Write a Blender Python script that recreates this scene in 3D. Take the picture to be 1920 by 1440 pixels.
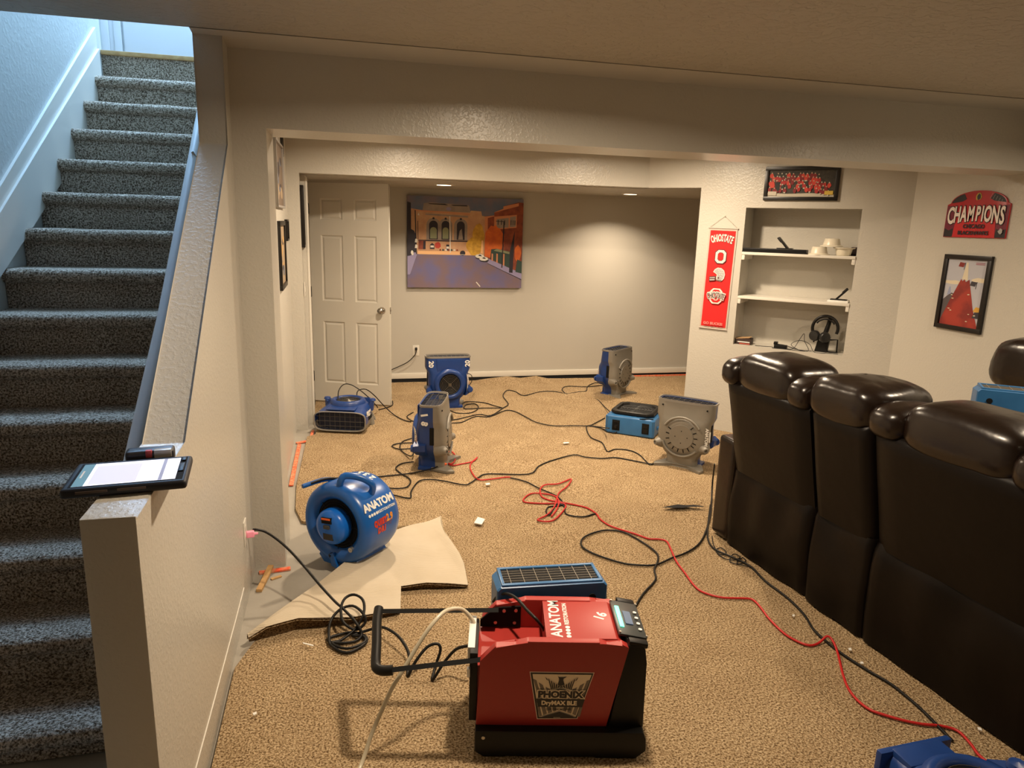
import bpy, bmesh, math, random
from mathutils import Vector, Matrix, Euler, noise
random.seed(7)
for o in list(bpy.data.objects): bpy.data.objects.remove(o)
C = bpy.context.scene.collection
PI = math.pi
R = math.radians

# ------------------------------------------------------------------ camera
cam_d = bpy.data.cameras.new('camera'); cam = bpy.data.objects.new('camera', cam_d); C.objects.link(cam)
cam_d.sensor_width = 36.0; cam_d.lens = 24.9455; cam_d.clip_start = 0.02; cam_d.clip_end = 60
cam.matrix_world = Matrix([[0.971825, 0.025022, -0.23437, 0.0], [-0.234069, 0.219317, -0.94716, 0.0], [0.027701, 0.975333, 0.218995, 1.708], [0, 0, 0, 1]])
bpy.context.scene.camera = cam

# ------------------------------------------------------------------ world, exposure, large lights
sc = bpy.context.scene
sc.view_settings.view_transform = 'Standard'; sc.view_settings.look = 'None'
sc.view_settings.gamma = 1.0; sc.view_settings.use_curve_mapping = False
sc.view_settings.exposure = 0.0
w = bpy.data.worlds.new('world'); sc.world = w; w.use_nodes = True
w.node_tree.nodes['Background'].inputs[0].default_value = (0.6, 0.75, 1, 1)
w.node_tree.nodes['Background'].inputs[1].default_value = 0.02

WARM = (1.0, 0.80, 0.58)
CANS = [  # x, y, z, power of each recessed ceiling lamp
    (0.85, 2.22, 2.44, 48), (3.40, 2.10, 2.44, 36), (0.85, -0.6, 2.44, 3), (3.40, -0.6, 2.44, 3),
    (0.60, 4.90, 2.44, 52), (2.30, 4.85, 2.44, 56),
    (0.97, 6.75, 2.05, 14), (2.94, 7.05, 2.05, 19),
]
def lamp(name, loc, size, power, col, spread=None, rot=(0,0,0), shape='DISK', sy=None):
    l = bpy.data.lights.new(name, 'AREA'); l.shape = shape; l.size = size
    if sy: l.size_y = sy
    l.energy = power; l.color = col
    if spread: l.spread = R(spread)
    o = bpy.data.objects.new(name, l); o.location = loc; o.rotation_euler = rot; C.objects.link(o); return o
for (x, y, z, p) in CANS:
    lamp('can_lamp_light', (x, y, z - 0.012), 0.13, p, WARM, 165 if z > 2.1 else 130)
# daylight falling down the stairwell from the hall above
lamp('hall_daylight', (-1.03, 6.15, 5.0), 1.0, 215, (0.36, 0.62, 1.0), None, (R(-32), 0, 0), 'RECTANGLE', 0.8)
lamp('hall_daylight_door', (-1.03, 5.2, 5.1), 0.9, 36, (0.36, 0.62, 1.0), None, (R(25), 0, 0), 'RECTANGLE', 0.6)

# ------------------------------------------------------------------ materials
def nt(m): return m.node_tree
MATS = {}
def mat(name, col, rough=0.5, metal=0.0, bump=None, var=None, spec=None, emis=None, trans=None, coat=None):
    """bump=(scale, strength, distance[, kind]); var=(scale, colour2, sharp)"""
    if name in MATS: return MATS[name]
    m = bpy.data.materials.new(name); m.use_nodes = True
    t = m.node_tree; b = t.nodes['Principled BSDF']
    b.inputs['Base Color'].default_value = (*col, 1); b.inputs['Roughness'].default_value = rough
    b.inputs['Metallic'].default_value = metal
    if spec is not None: b.inputs['Specular IOR Level'].default_value = spec
    if coat: b.inputs['Coat Weight'].default_value = coat; b.inputs['Coat Roughness'].default_value = 0.2
    if emis: b.inputs['Emission Color'].default_value = (*emis[0], 1); b.inputs['Emission Strength'].default_value = emis[1]
    if trans: b.inputs['Transmission Weight'].default_value = trans
    tc = t.nodes.new('ShaderNodeTexCoord')
    if var:
        n = t.nodes.new('ShaderNodeTexNoise'); n.inputs['Scale'].default_value = var[0]; n.inputs['Detail'].default_value = 4
        r = t.nodes.new('ShaderNodeValToRGB'); s = var[2]
        r.color_ramp.elements[0].position = 0.5 - s; r.color_ramp.elements[1].position = 0.5 + s
        r.color_ramp.elements[0].color = (*var[1], 1); r.color_ramp.elements[1].color = (*col, 1)
        t.links.new(tc.outputs['Object'], n.inputs['Vector']); t.links.new(n.outputs['Fac'], r.inputs['Fac'])
        t.links.new(r.outputs['Color'], b.inputs['Base Color'])
    if bump:
        n = t.nodes.new('ShaderNodeTexNoise'); n.inputs['Scale'].default_value = bump[0]; n.inputs['Detail'].default_value = 3
        bu = t.nodes.new('ShaderNodeBump'); bu.inputs['Strength'].default_value = bump[1]; bu.inputs['Distance'].default_value = bump[2]
        t.links.new(tc.outputs['Object'], n.inputs['Vector']); src = n.outputs['Fac']
        if len(bump) > 3:      # knock-down plaster: flattened islands
            r = t.nodes.new('ShaderNodeValToRGB'); r.color_ramp.elements[0].position = 0.47; r.color_ramp.elements[1].position = bump[3]
            t.links.new(src, r.inputs['Fac']); src = r.outputs['Color']
        t.links.new(src, bu.inputs['Height']); t.links.new(bu.outputs['Normal'], b.inputs['Normal'])
    MATS[name] = m; return m

M_wall = mat('wall_paint', (0.55, 0.525, 0.465), 0.29, bump=(70, 0.16, 0.004, 0.62))
M_ceil = mat('ceiling_paint', (0.42, 0.39, 0.33), 0.5, bump=(26, 0.6, 0.006, 0.60))
M_smooth = mat('smooth_wall_paint', (0.50, 0.475, 0.42), 0.42, bump=(60, 0.12, 0.002))
M_wood_w = mat('white_door_paint', (0.62, 0.59, 0.52), 0.35)
M_trim = mat('white_trim_paint', (0.72, 0.69, 0.62), 0.35)
M_stair_wall = mat('stair_wall_paint', (0.56, 0.58, 0.56), 0.45, bump=(42, 0.2, 0.003, 0.62))
M_blue = mat('blue_plastic', (0.013, 0.050, 0.215), 0.35, var=(9, (0.010, 0.038, 0.17), 0.25))
M_blower = mat('royal_blue_plastic', (0.010, 0.115, 0.44), 0.3, var=(7, (0.008, 0.09, 0.36), 0.25))
M_teal = mat('light_blue_plastic', (0.035, 0.155, 0.36), 0.38, var=(11, (0.025, 0.115, 0.28), 0.25))
M_grey = mat('grey_plastic', (0.235, 0.215, 0.18), 0.45, var=(14, (0.20, 0.185, 0.155), 0.3))
M_black = mat('black_plastic', (0.007, 0.0065, 0.006), 0.42, spec=0.3)
M_blackm = mat('matte_black', (0.006, 0.006, 0.006), 0.75, spec=0.2)
M_dark = mat('dark_inside', (0.005, 0.005, 0.006), 0.9)
M_wire = mat('steel_wire', (0.55, 0.52, 0.46), 0.35, 0.9)
M_cord = mat('black_cord', (0.007, 0.0065, 0.006), 0.45, spec=0.3)
M_redcord = mat('red_cord', (0.50, 0.015, 0.015), 0.42)
M_orange = mat('orange_plug', (0.9, 0.14, 0.02), 0.4)
M_white = mat('white_paint_mark', (0.80, 0.79, 0.75), 0.5)
M_redp = mat('red_plastic', (0.36, 0.028, 0.022), 0.40, bump=(500, 0.08, 0.0005))
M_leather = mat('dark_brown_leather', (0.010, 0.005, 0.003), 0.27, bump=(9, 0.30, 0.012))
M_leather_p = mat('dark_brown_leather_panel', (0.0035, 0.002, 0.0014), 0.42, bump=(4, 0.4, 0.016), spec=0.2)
M_clear = mat('clear_plastic_hose', (0.62, 0.56, 0.42), 0.25)
M_nickel = mat('brushed_nickel', (0.45, 0.42, 0.38), 0.25, 1.0)
M_bronze = mat('dark_bronze', (0.03, 0.025, 0.02), 0.4, 0.8)
M_frame = mat('black_frame', (0.008, 0.006, 0.005), 0.35)
M_red = mat('banner_red_felt', (0.62, 0.012, 0.012), 0.8)
M_felt = mat('grey_felt', (0.52, 0.44, 0.38), 0.85)
M_tape = mat('orange_tack_strip', (0.85, 0.10, 0.03), 0.5, var=(60, (0.75, 0.35, 0.2), 0.12))
M_rail = mat('white_rail_paint', (0.74, 0.76, 0.76), 0.3)
M_conc = mat('concrete', (0.40, 0.37, 0.32), 0.75, bump=(60, 0.25, 0.002), var=(5, (0.33, 0.305, 0.26), 0.2))
M_backing = mat('carpet_backing', (0.60, 0.52, 0.40), 0.85, var=(6, (0.54, 0.46, 0.34), 0.2))
t_ = M_backing.node_tree; w_ = t_.nodes.new('ShaderNodeTexWave'); w_.bands_direction = 'Y'; w_.inputs['Scale'].default_value = 42; w_.inputs['Distortion'].default_value = 1.2
b_ = t_.nodes.new('ShaderNodeBump'); b_.inputs['Strength'].default_value = 0.5; b_.inputs['Distance'].default_value = 0.003
q_ = t_.nodes.new('ShaderNodeTexCoord'); t_.links.new(q_.outputs['Object'], w_.inputs['Vector']); t_.links.new(w_.outputs['Fac'], b_.inputs['Height']); t_.links.new(b_.outputs['Normal'], t_.nodes['Principled BSDF'].inputs['Normal'])
M_pine = mat('pine_wood', (0.60, 0.37, 0.15), 0.6, var=(30, (0.48, 0.27, 0.10), 0.2))

def carpet_mat(name, c1, c2, c3, sc1=130, bstr=1.0, dist=0.014):
    m = bpy.data.materials.new(name); m.use_nodes = True; t = m.node_tree; b = t.nodes['Principled BSDF']
    b.inputs['Roughness'].default_value = 0.95; b.inputs['Specular IOR Level'].default_value = 0.1
    tc = t.nodes.new('ShaderNodeTexCoord')
    n = t.nodes.new('ShaderNodeTexNoise'); n.inputs['Scale'].default_value = sc1; n.inputs['Detail'].default_value = 3; n.inputs['Roughness'].default_value = 0.7
    n2 = t.nodes.new('ShaderNodeTexNoise'); n2.inputs['Scale'].default_value = 5; n2.inputs['Detail'].default_value = 5
    n3 = t.nodes.new('ShaderNodeTexNoise'); n3.inputs['Scale'].default_value = sc1*0.42; n3.inputs['Detail'].default_value = 2
    r = t.nodes.new('ShaderNodeValToRGB'); r.color_ramp.elements[0].position = 0.38; r.color_ramp.elements[1].position = 0.60
    r.color_ramp.elements[0].color = (*c1, 1); r.color_ramp.elements[1].color = (*c3, 1)
    e = r.color_ramp.elements.new(0.48); e.color = (*c2, 1)
    mx = t.nodes.new('ShaderNodeMixRGB'); mx.blend_type = 'MULTIPLY'; mx.inputs[0].default_value = 1.0
    r2 = t.nodes.new('ShaderNodeValToRGB'); r2.color_ramp.elements[0].position = 0.35; r2.color_ramp.elements[1].position = 0.65
    r2.color_ramp.elements[0].color = (0.88, 0.86, 0.84, 1); r2.color_ramp.elements[1].color = (1.0, 1.0, 1.0, 1)
    ad = t.nodes.new('ShaderNodeMath'); ad.operation = 'ADD'
    bu = t.nodes.new('ShaderNodeBump'); bu.inputs['Strength'].default_value = bstr; bu.inputs['Distance'].default_value = dist
    L = t.links.new
    for q in (n, n2, n3): L(tc.outputs['Object'], q.inputs['Vector'])
    L(n.outputs['Fac'], r.inputs['Fac']); L(n2.outputs['Fac'], r2.inputs['Fac'])
    L(r.outputs['Color'], mx.inputs[1]); L(r2.outputs['Color'], mx.inputs[2]); L(mx.outputs[0], b.inputs['Base Color'])
    L(n.outputs['Fac'], ad.inputs[0]); L(n3.outputs['Fac'], ad.inputs[1]); L(ad.outputs[0], bu.inputs['Height']); L(bu.outputs['Normal'], b.inputs['Normal'])
    return m
M_carpet = carpet_mat('beige_carpet', (0.15, 0.085, 0.038), (0.45, 0.315, 0.170), (0.74, 0.57, 0.36))
M_scarpet = carpet_mat('stair_carpet', (0.10, 0.068, 0.042), (0.38, 0.30, 0.22), (0.78, 0.66, 0.53), 120, 1.0, 0.014)

# ------------------------------------------------------------------ mesh helpers
def bmn(): return bmesh.new()
def T(x=0, y=0, z=0): return Matrix.Translation((x, y, z))
def RX(a): return Matrix.Rotation(R(a), 4, 'X')
def RY(a): return Matrix.Rotation(R(a), 4, 'Y')
def RZ(a): return Matrix.Rotation(R(a), 4, 'Z')
def setmi(faces, mi):
    for f in faces: f.material_index = mi
def box(bm, c, s, bev=0.0, seg=2, M=None, mi=0):
    mm = T(*c) @ Matrix.Diagonal((s[0], s[1], s[2], 1))
    if M: mm = M @ mm
    r = bmesh.ops.create_cube(bm, size=1.0, matrix=mm)
    vs = r['verts']; fs = list({f for v in vs for f in v.link_faces})
    if bev > 0:
        es = list({e for v in vs for e in v.link_edges})
        rr = bmesh.ops.bevel(bm, geom=es, offset=bev, segments=seg, affect='EDGES', profile=0.6)
        fs = list({f for f in rr['faces']} | {f for f in fs if f.is_valid})
    setmi(fs, mi); return fs
def bx(bm, x0, x1, y0, y1, z0, z1, bev=0.0, seg=2, mi=0, M=None):
    return box(bm, ((x0+x1)/2, (y0+y1)/2, (z0+z1)/2), (abs(x1-x0), abs(y1-y0), abs(z1-z0)), bev, seg, M, mi)
def prism(bm, poly, h, M=None, mi=0, bev=0.0, seg=2):
    """poly in local XY, extruded 0..h along Z, then transformed by M"""
    M = M or Matrix.Identity(4)
    lo = [bm.verts.new(M @ Vector((x, y, 0))) for x, y in poly]; hi = [bm.verts.new(M @ Vector((x, y, h))) for x, y in poly]
    n = len(poly); fs = [bm.faces.new(lo[::-1]), bm.faces.new(hi)]
    for i in range(n): fs.append(bm.faces.new((lo[i], lo[(i+1) % n], hi[(i+1) % n], hi[i])))
    if bev > 0:
        es = list({e for v in lo+hi for e in v.link_edges})
        rr = bmesh.ops.bevel(bm, geom=es, offset=bev, segments=seg, affect='EDGES', profile=0.6)
        fs = [f for f in fs if f.is_valid] + list(rr['faces'])
    setmi(fs, mi); return fs
def flat(bm, poly, z=0, M=None, mi=0):
    M = M or Matrix.Identity(4)
    f = bm.faces.new([bm.verts.new(M @ Vector((x, y, z))) for x, y in poly]); f.material_index = mi; return f
def loft(bm, rings, cap0=True, cap1=True, closed=True, mi=0):
    vr = [[bm.verts.new(p) for p in r] for r in rings]; n = len(rings[0]); fs = []
    for a, b in zip(vr, vr[1:]):
        for i in range(n if closed else n-1):
            j = (i+1) % n
            try: fs.append(bm.faces.new((a[i], a[j], b[j], b[i])))
            except ValueError: pass
    if cap0: fs.append(bm.faces.new(vr[0][::-1]))
    if cap1: fs.append(bm.faces.new(vr[-1]))
    setmi(fs, mi); return fs
def lathe(bm, prof, M=None, seg=32, mi=0, a0=0, a1=360):
    """prof: list of (r, z)"""
    M = M or Matrix.Identity(4); full = (a1-a0) >= 359.9
    n = seg if full else seg+1
    rings = []
    for k in range(n):
        a = R(a0 + (a1-a0)*k/seg); rings.append([M @ Vector((r*math.cos(a), r*math.sin(a), z)) for r, z in prof])
    vr = [[bm.verts.new(p) for p in r] for r in rings]; fs = []
    for k in range(seg):
        a = vr[k]; b = vr[(k+1) % n]
        for i in range(len(prof)-1):
            try: fs.append(bm.faces.new((a[i], b[i], b[i+1], a[i+1])))
            except ValueError: pass
    setmi(fs, mi); return fs
def cyl(bm, r, h, M=None, seg=24, mi=0, r2=None, bev=0.0):
    r2 = r if r2 is None else r2
    if bev: return lathe(bm, [(0, 0), (r-bev, 0), (r, bev), (r2, h-bev), (r2-bev, h), (0, h)], M, seg, mi)
    return lathe(bm, [(0, 0), (r, 0), (r2, h), (0, h)], M, seg, mi)
def smoothpts(pts, sub=4, closed=False):
    P = [Vector(p) for p in pts]; n = len(P); out = []
    for i in range(n if closed else n-1):
        if closed: a, b, c, d = P[(i-1) % n], P[i], P[(i+1) % n], P[(i+2) % n]
        else: a, b, c, d = P[max(i-1, 0)], P[i], P[i+1], P[min(i+2, n-1)]
        for k in range(sub):
            t = k/sub
            out.append(0.5*((2*b) + (c-a)*t + (2*a-5*b+4*c-d)*t*t + (3*b-a-3*c+d)*t**3))
    if not closed: out.append(P[-1])
    return out
def tube(bm, pts, r, seg=8, closed=False, mi=0, flatz=1.0, cap=True):
    P = [Vector(p) for p in pts]; n = len(P); rings = []
    up = Vector((0, 0, 1)); prev = None
    for i in range(n):
        if closed: d = P[(i+1) % n] - P[i-1]
        else: d = P[min(i+1, n-1)] - P[max(i-1, 0)]
        if d.length < 1e-9: d = Vector((1, 0, 0))
        d.normalize()
        s = d.cross(up) if prev is None else prev - d*prev.dot(d)
        if s.length < 1e-5: s = d.cross(Vector((1, 0.3, 0)))
        s.normalize(); prev = s; u = s.cross(d)
        rr = r[i] if isinstance(r, (list, tuple)) else r
        rings.append([P[i] + s*rr*math.cos(2*PI*k/seg) + u*rr*flatz*math.sin(2*PI*k/seg) for k in range(seg)])
    if closed: rings.append(rings[0])
    return loft(bm, rings, cap and not closed, cap and not closed, True, mi)
def torus(bm, Rr, r, M=None, seg=32, s2=10, mi=0):
    M = M or Matrix.Identity(4)
    pts = [M @ Vector((Rr*math.cos(2*PI*k/seg), Rr*math.sin(2*PI*k/seg), 0)) for k in range(seg)]
    rings = []
    nn = (M.to_3x3() @ Vector((0, 0, 1))).normalized(); c = M @ Vector((0, 0, 0))
    for p in pts:
        s = (p-c).normalized(); rings.append([p + s*r*math.cos(2*PI*k/s2) + nn*r*math.sin(2*PI*k/s2) for k in range(s2)])
    rings.append(rings[0]); return loft(bm, rings, False, False, True, mi)
def sgn(v): return -1 if v < 0 else 1
def pillow(bm, c, s, e1=0.5, e2=0.5, M=None, nu=40, nv=20, wr=0.0, wf=6.0, mi=0):
    """superellipsoid cushion with creases"""
    M = M or Matrix.Identity(4); rings = []
    for j in range(1, nv):
        ph = -PI/2 + PI*j/nv; cz = abs(math.cos(ph))**e1; z = sgn(math.sin(ph))*abs(math.sin(ph))**e1
        ring = []
        for i in range(nu):
            th = 2*PI*i/nu
            x = cz*sgn(math.cos(th))*abs(math.cos(th))**e2; y = cz*sgn(math.sin(th))*abs(math.sin(th))**e2
            p = Vector((c[0]+s[0]*x, c[1]+s[1]*y, c[2]+s[2]*z))
            if wr:
                q = 1 + wr*noise.noise(p*wf) + wr*0.6*noise.noise(Vector((p.x*wf, p.y*wf*4, p.z*wf)))
                p = Vector(c) + (p-Vector(c))*q
            ring.append(M @ p)
        rings.append(ring)
    return loft(bm, rings, True, True, True, mi)
def text(bm, s, size, M, mi=0, bold=0.0, ext=0.0006, ax='CENTER', sx=1.0, arc=0.0):
    cu = bpy.data.curves.new('txt', 'FONT'); cu.body = s; cu.size = size; cu.extrude = ext; cu.align_x = ax; cu.align_y = 'CENTER'
    cu.offset = bold; cu.resolution_u = 3
    ob = bpy.data.objects.new('txt', cu); C.objects.link(ob)
    bpy.context.view_layer.update()
    me = bpy.data.meshes.new_from_object(ob.evaluated_get(bpy.context.evaluated_depsgraph_get()))
    bpy.data.objects.remove(ob); bpy.data.curves.remove(cu)
    xs = [v.co.x for v in me.vertices] or [0]; W = max(abs(min(xs)), abs(max(xs))) or 1
    for v in me.vertices:
        x = v.co.x/W
        if arc: v.co.y += arc*(1-x*x) - arc*0.5
        v.co.x *= sx; v.co = M @ v.co
    n0 = len(bm.faces); bm.from_mesh(me); bm.faces.ensure_lookup_table()
    for f in bm.faces[n0:]: f.material_index = mi; f.smooth = False
    bpy.data.meshes.remove(me)

ADV = dict(A=.66, B=.66, C=.68, D=.72, E=.60, F=.56, G=.74, H=.74, I=.31, K=.66, L=.55, M=.88, N=.75, O=.78, P=.62, Q=.78, R=.65, S=.60, T=.60, U=.72, V=.66, X=.64, Y=.62, Z=.62)
ADV['.'] = .30
def centres(t):
    """letter centres of t, from -1 to 1, spaced by each letter's own width"""
    w = [ADV.get(c, .62) for c in t]; W = sum(w); x = 0; out = []
    for k in w: out.append((x+k/2)/W*2-1); x += k
    return out

def obj(name, bm, mats, parent=None, smooth=None, recalc=True):
    me = bpy.data.meshes.new(name)
    if recalc: bmesh.ops.recalc_face_normals(bm, faces=bm.faces[:])
    bm.to_mesh(me); bm.free()
    for m in (mats if isinstance(mats, (list, tuple)) else [mats]): me.materials.append(m)
    if smooth is not None:
        for p in me.polygons: p.use_smooth = True
        if smooth < 179:
            try: me.set_sharp_from_angle(angle=R(smooth))
            except Exception: pass
    o = bpy.data.objects.new(name, me); C.objects.link(o)
    if parent: o.parent = parent
    return o
def share(name, me, parent):
    o = bpy.data.objects.new(name, me); C.objects.link(o); o.parent = parent; return o
def tag(o, label, cat, group=None):
    o['label'] = label; o['category'] = cat
    if group: o['group'] = group
    return o
def thing(name, label, cat, loc=(0, 0, 0), rz=0, group=None, M=None):
    o = bpy.data.objects.new(name, None); o.empty_display_size = 0.05; C.objects.link(o)
    if M is not None: o.matrix_world = M
    else: o.location = loc; o.rotation_euler = (0, 0, R(rz))
    return tag(o, label, cat, group)
def struct(name, bm, m, smooth=None, parent=None):
    o = obj(name, bm, m, parent, smooth)
    if not parent: o['kind'] = 'structure'
    return o

# ================================================================== the setting
# concrete slab under everything
b = bmn(); bx(b, -2.0, 5.3, -2.6, 7.8, -0.12, -0.018); struct('floor', b, M_conc)
# carpet (its outline leaves the concrete bare beside the left walls)
CW = -0.434
outline = [(-1.5, -2.49), (4.08, -2.49), (4.085, 4.495), (2.99, 5.59), (3.10, 5.71), (5.19, 5.71), (5.19, 7.598), (-0.24, 7.598), (-0.24, 6.15), (-0.20, 6.0), (-0.21, 5.75),
  (-0.275, 5.70), (-0.285, 5.2), (-0.30, 4.6), (-0.285, 4.2), (-0.24, 4.0), (0.12, 3.80), (0.50, 3.86), (0.20, 3.55), (-0.10, 3.22), (-0.34, 2.90), (-0.428, 2.62),
  (-0.432, 1.57), (-0.56, 1.57), (-1.5, 1.57)]
def carpet_mesh(outline, step=0.05):
    bm = bmn()
    vs = [bm.verts.new((x, y, 0)) for x, y in outline]
    f = bm.faces.new(vs)
    bmesh.ops.triangulate(bm, faces=[f])
    for k in range(5):
        es = [e for e in bm.edges if e.calc_length() > 0.16 and max(v.co.y for v in e.verts) > 1.0]
        if not es: break
        bmesh.ops.subdivide_edges(bm, edges=es, cuts=1); bmesh.ops.triangulate(bm, faces=bm.faces[:])
    for v in bm.verts:
        p = v.co; e = min(1, max(0, (p.y-2.6)/1.5))
        h = 0.006*e*(noise.noise(Vector((p.x*2.2, p.y*2.2, 3))) + 0.5*noise.noise(Vector((p.x*6, p.y*6, 8))))
        for (hx, hy, hr, hh) in ((1.75, 7.50, 0.28, 0.07), (2.12, 7.52, 0.20, 0.06), (2.06, 3.86, 0.16, 0.030), (2.5, 6.7, 0.5, 0.02)):
            d = math.hypot(p.x-hx, (p.y-hy)*1.6)
            if d < hr*2: h += hh*math.exp(-(d/hr)**2*2)
        v.co.z = max(-0.008, min(h, 0.08))
    ext = bmesh.ops.extrude_face_region(bm, geom=bm.faces[:])
    for g in ext['geom']:
        if isinstance(g, bmesh.types.BMVert): g.co.z -= 0.014
    return bm
ca = obj('floor', carpet_mesh(outline), M_carpet, None, 60); ca['kind'] = 'structure'

# --- stair side half wall, rising with the stairs to a full-height end at the header
b = bmn()
prof = [(1.589, -0.02), (6.7, -0.02), (6.7, 5.2), (3.36, 5.2), (3.36, 2.005), (2.12, 1.067), (1.589, 1.067)]
prism(b, prof, 0.113, Matrix(((0, 0, 1, -0.553), (1, 0, 0, 0), (0, 1, 0, 0), (0, 0, 0, 1))), bev=0.006, seg=2)
struct('wall_stair_side', b, M_wall, 40)
b = bmn(); bx(b, -0.441, -0.295, 3.49, 3.84, -0.02, 2.45); struct('wall_pier_front', b, M_wall, 40)
b = bmn(); bx(b, -0.441, -0.370, 3.84, 5.95, -0.02, 2.45); struct('wall_left', b, M_wall)
b = bmn(); bx(b, -0.441, -0.275, 5.95, 6.10, -0.02, 2.45); struct('wall_pier_back', b, M_wall, 40)
b = bmn(); bx(b, -0.2955, 4.20, 3.4901, 3.8399, 2.095, 2.45); struct('wall_header_front', b, M_wall, 40)
b = bmn(); bx(b, -0.275, 2.642, 5.95, 6.10, 2.055, 2.45); struct('wall_header_back', b, M_wall, 40)
# left wall of the back room with a doorway
b = bmn(); bx(b, -0.441, -0.240, 6.105, 6.135, -0.02, 2.1); bx(b, -0.441, -0.262, 6.885, 7.65, -0.02, 2.1); bx(b, -0.441, -0.240, 6.135, 6.885, 2.035, 2.1)
struct('wall_back_room_left', b, M_wall)
b = bmn()
for (y0, y1, z0, z1) in ((6.101, 6.135, 0, 2.035),):
    bx(b, -0.240, -0.222, y0, y1, z0, z1, 0.004)
bx(b, -0.44, -0.25, 6.130, 6.142, 0, 2.035); bx(b, -0.44, -0.255, 6.876, 6.888, 0, 2.035)
struct('trim_1', b, M_trim, 40)
b = bmn(); bx(b, -0.45, 5.3, 7.637, 7.75, -0.02, 2.3); struct('wall_back', b, M_smooth)
b = bmn(); bx(b, 5.2, 5.3, 5.6, 7.7, -0.02, 2.3); struct('wall_back_room_right', b, M_smooth)
b = bmn(); bx(b, 3.15, 5.25, 5.60, 5.70, -0.02, 2.3); struct('wall_back_room_near', b, M_smooth)
b = bmn(); prism(b, [(-0.44, 6.09), (2.60, 6.09), (3.05, 5.66), (5.25, 5.66), (5.25, 7.70), (-0.44, 7.70)], 0.3, T(0, 0, 2.05)); struct('ceiling_back_room', b, M_ceil)
# --- 45 degree wall with the recessed shelf niche
AW = Matrix(((0.70711, 0.70711, 0, 2.975), (-0.70711, 0.70711, 0, 5.617), (0, 0, 1, 0), (0, 0, 0, 1)))   # local x along the wall, y into it
b = bmn()
def cells(bm, xs, zs, solid, d, M):
    """a wall of shared-vertex cells, so that no seam shows"""
    vf = {}; 
    def V(i, j, k):
        if (i, j, k) not in vf: vf[i, j, k] = bm.verts.new(M @ Vector((xs[i], d*k, zs[j])))
        return vf[i, j, k]
    for i in range(len(xs)-1):
        for j in range(len(zs)-1):
            if (i, j) not in solid: continue
            bm.faces.new((V(i, j, 0), V(i+1, j, 0), V(i+1, j+1, 0), V(i, j+1, 0))); bm.faces.new((V(i, j, 1), V(i, j+1, 1), V(i+1, j+1, 1), V(i+1, j, 1)))
            for (di, dj, a, c) in ((-1, 0, (i, j), (i, j+1)), (1, 0, (i+1, j), (i+1, j+1)), (0, -1, (i, j), (i+1, j)), (0, 1, (i, j+1), (i+1, j+1))):
                if (i+di, j+dj) not in solid: bm.faces.new((V(*a, 0), V(*a, 1), V(*c, 1), V(*c, 0)))
cells(b, [-0.471, 0, 0.384, 1.243, 1.66], [-0.02, 0.770, 1.896, 2.054, 2.45], {(0, 3)} | {(i, j) for i in (1, 2, 3) for j in (0, 1, 2, 3)} - {(2, 1)}, 0.11, AW)
bx(b, 0.364, 0.384, 0.109, 0.30, 0.76, 1.91, M=AW); bx(b, 1.243, 1.263, 0.109, 0.30, 0.76, 1.91, M=AW)
bx(b, 0.364, 1.263, 0.28, 0.30, 0.76, 1.91, M=AW); bx(b, 0.364, 1.263, 0.109, 0.30, 0.75, 0.770, M=AW); bx(b, 0.364, 1.263, 0.109, 0.30, 1.896, 1.916, M=AW)
struct('wall_angled', b, M_wall)
b = bmn(); bx(b, 4.09, 4.2, -2.6, 4.62, -0.02, 2.6); struct('wall_right', b, M_wall)
b = bmn(); bx(b, -1.9, 4.2, -2.6, -2.5, -0.02, 2.6); struct('wall_rear', b, M_wall)
# --- ceilings
b = bmn(); bx(b, -1.95, 4.2, -2.6, 3.29, 2.44, 2.60); bx(b, -0.553, 4.2, 3.28, 6.12, 2.44, 2.60); struct('ceiling', b, M_ceil)
b = bmn(); prism(b, [(3.29, 2.4405), (3.492, 2.4405), (3.492, 2.418)], 4.643, Matrix(((0, 0, 1, -0.553), (1, 0, 0, 0), (0, 1, 0, 0), (0, 0, 0, 1)))); struct('trim_2', b, M_smooth)
# --- stair hall: left wall, hall above with a white door
def SX(y): return -1.56 - 0.043*(4.2-y)
b = bmn(); prism(b, [(SX(-2.5), -2.5), (SX(5.62), 5.62), (SX(5.62)-0.12, 5.62), (SX(-2.5)-0.12, -2.5)], 5.22, T(0, 0, -0.02)); struct('wall_stair_left', b, M_stair_wall)
b = bmn(); bx(b, -1.95, -0.44, 3.14, 3.29, 2.58, 5.2); struct('wall_stairwell_front', b, M_stair_wall)
b = bmn(); bx(b, -2.8, -0.44, 6.6, 6.72, 2.6, 5.2); struct('wall_upper_hall', b, M_stair_wall)
b = bmn(); bx(b, -2.8, -2.7, 5.5, 6.7, 2.6, 5.2); bx(b, -2.8, SX(5.6)-0.11, 5.50, 5.61, 2.6, 5.2); struct('wall_upper_hall_left', b, M_stair_wall)
b = bmn(); bx(b, -2.8, -0.44, 3.1, 6.72, 5.2, 5.3); struct('ceiling_upper_hall', b, M_stair_wall)
b = bmn(); bx(b, -2.8, -0.553, 5.61, 6.62, 2.60, 2.756); struct('floor_upper_hall', b, M_scarpet)
b = bmn(); bx(b, SX(5.6)+0.002, -0.555, 5.585, 5.645, 2.738, 2.766, 0.006); struct('trim_3', b, M_pine, 40)
b = bmn()
for (x0, x1, d) in ((-1.745, -1.69, 0.022), (-1.69, -1.655, 0.014), (-1.655, -1.60, 0.028)): bx(b, x0, x1, 6.6-d, 6.601, 2.757, 4.85, 0.003)
M_up = mat('upstairs_trim_paint', (0.50, 0.50, 0.50), 0.4); struct('trim_4', b, M_up, 40)
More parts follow.
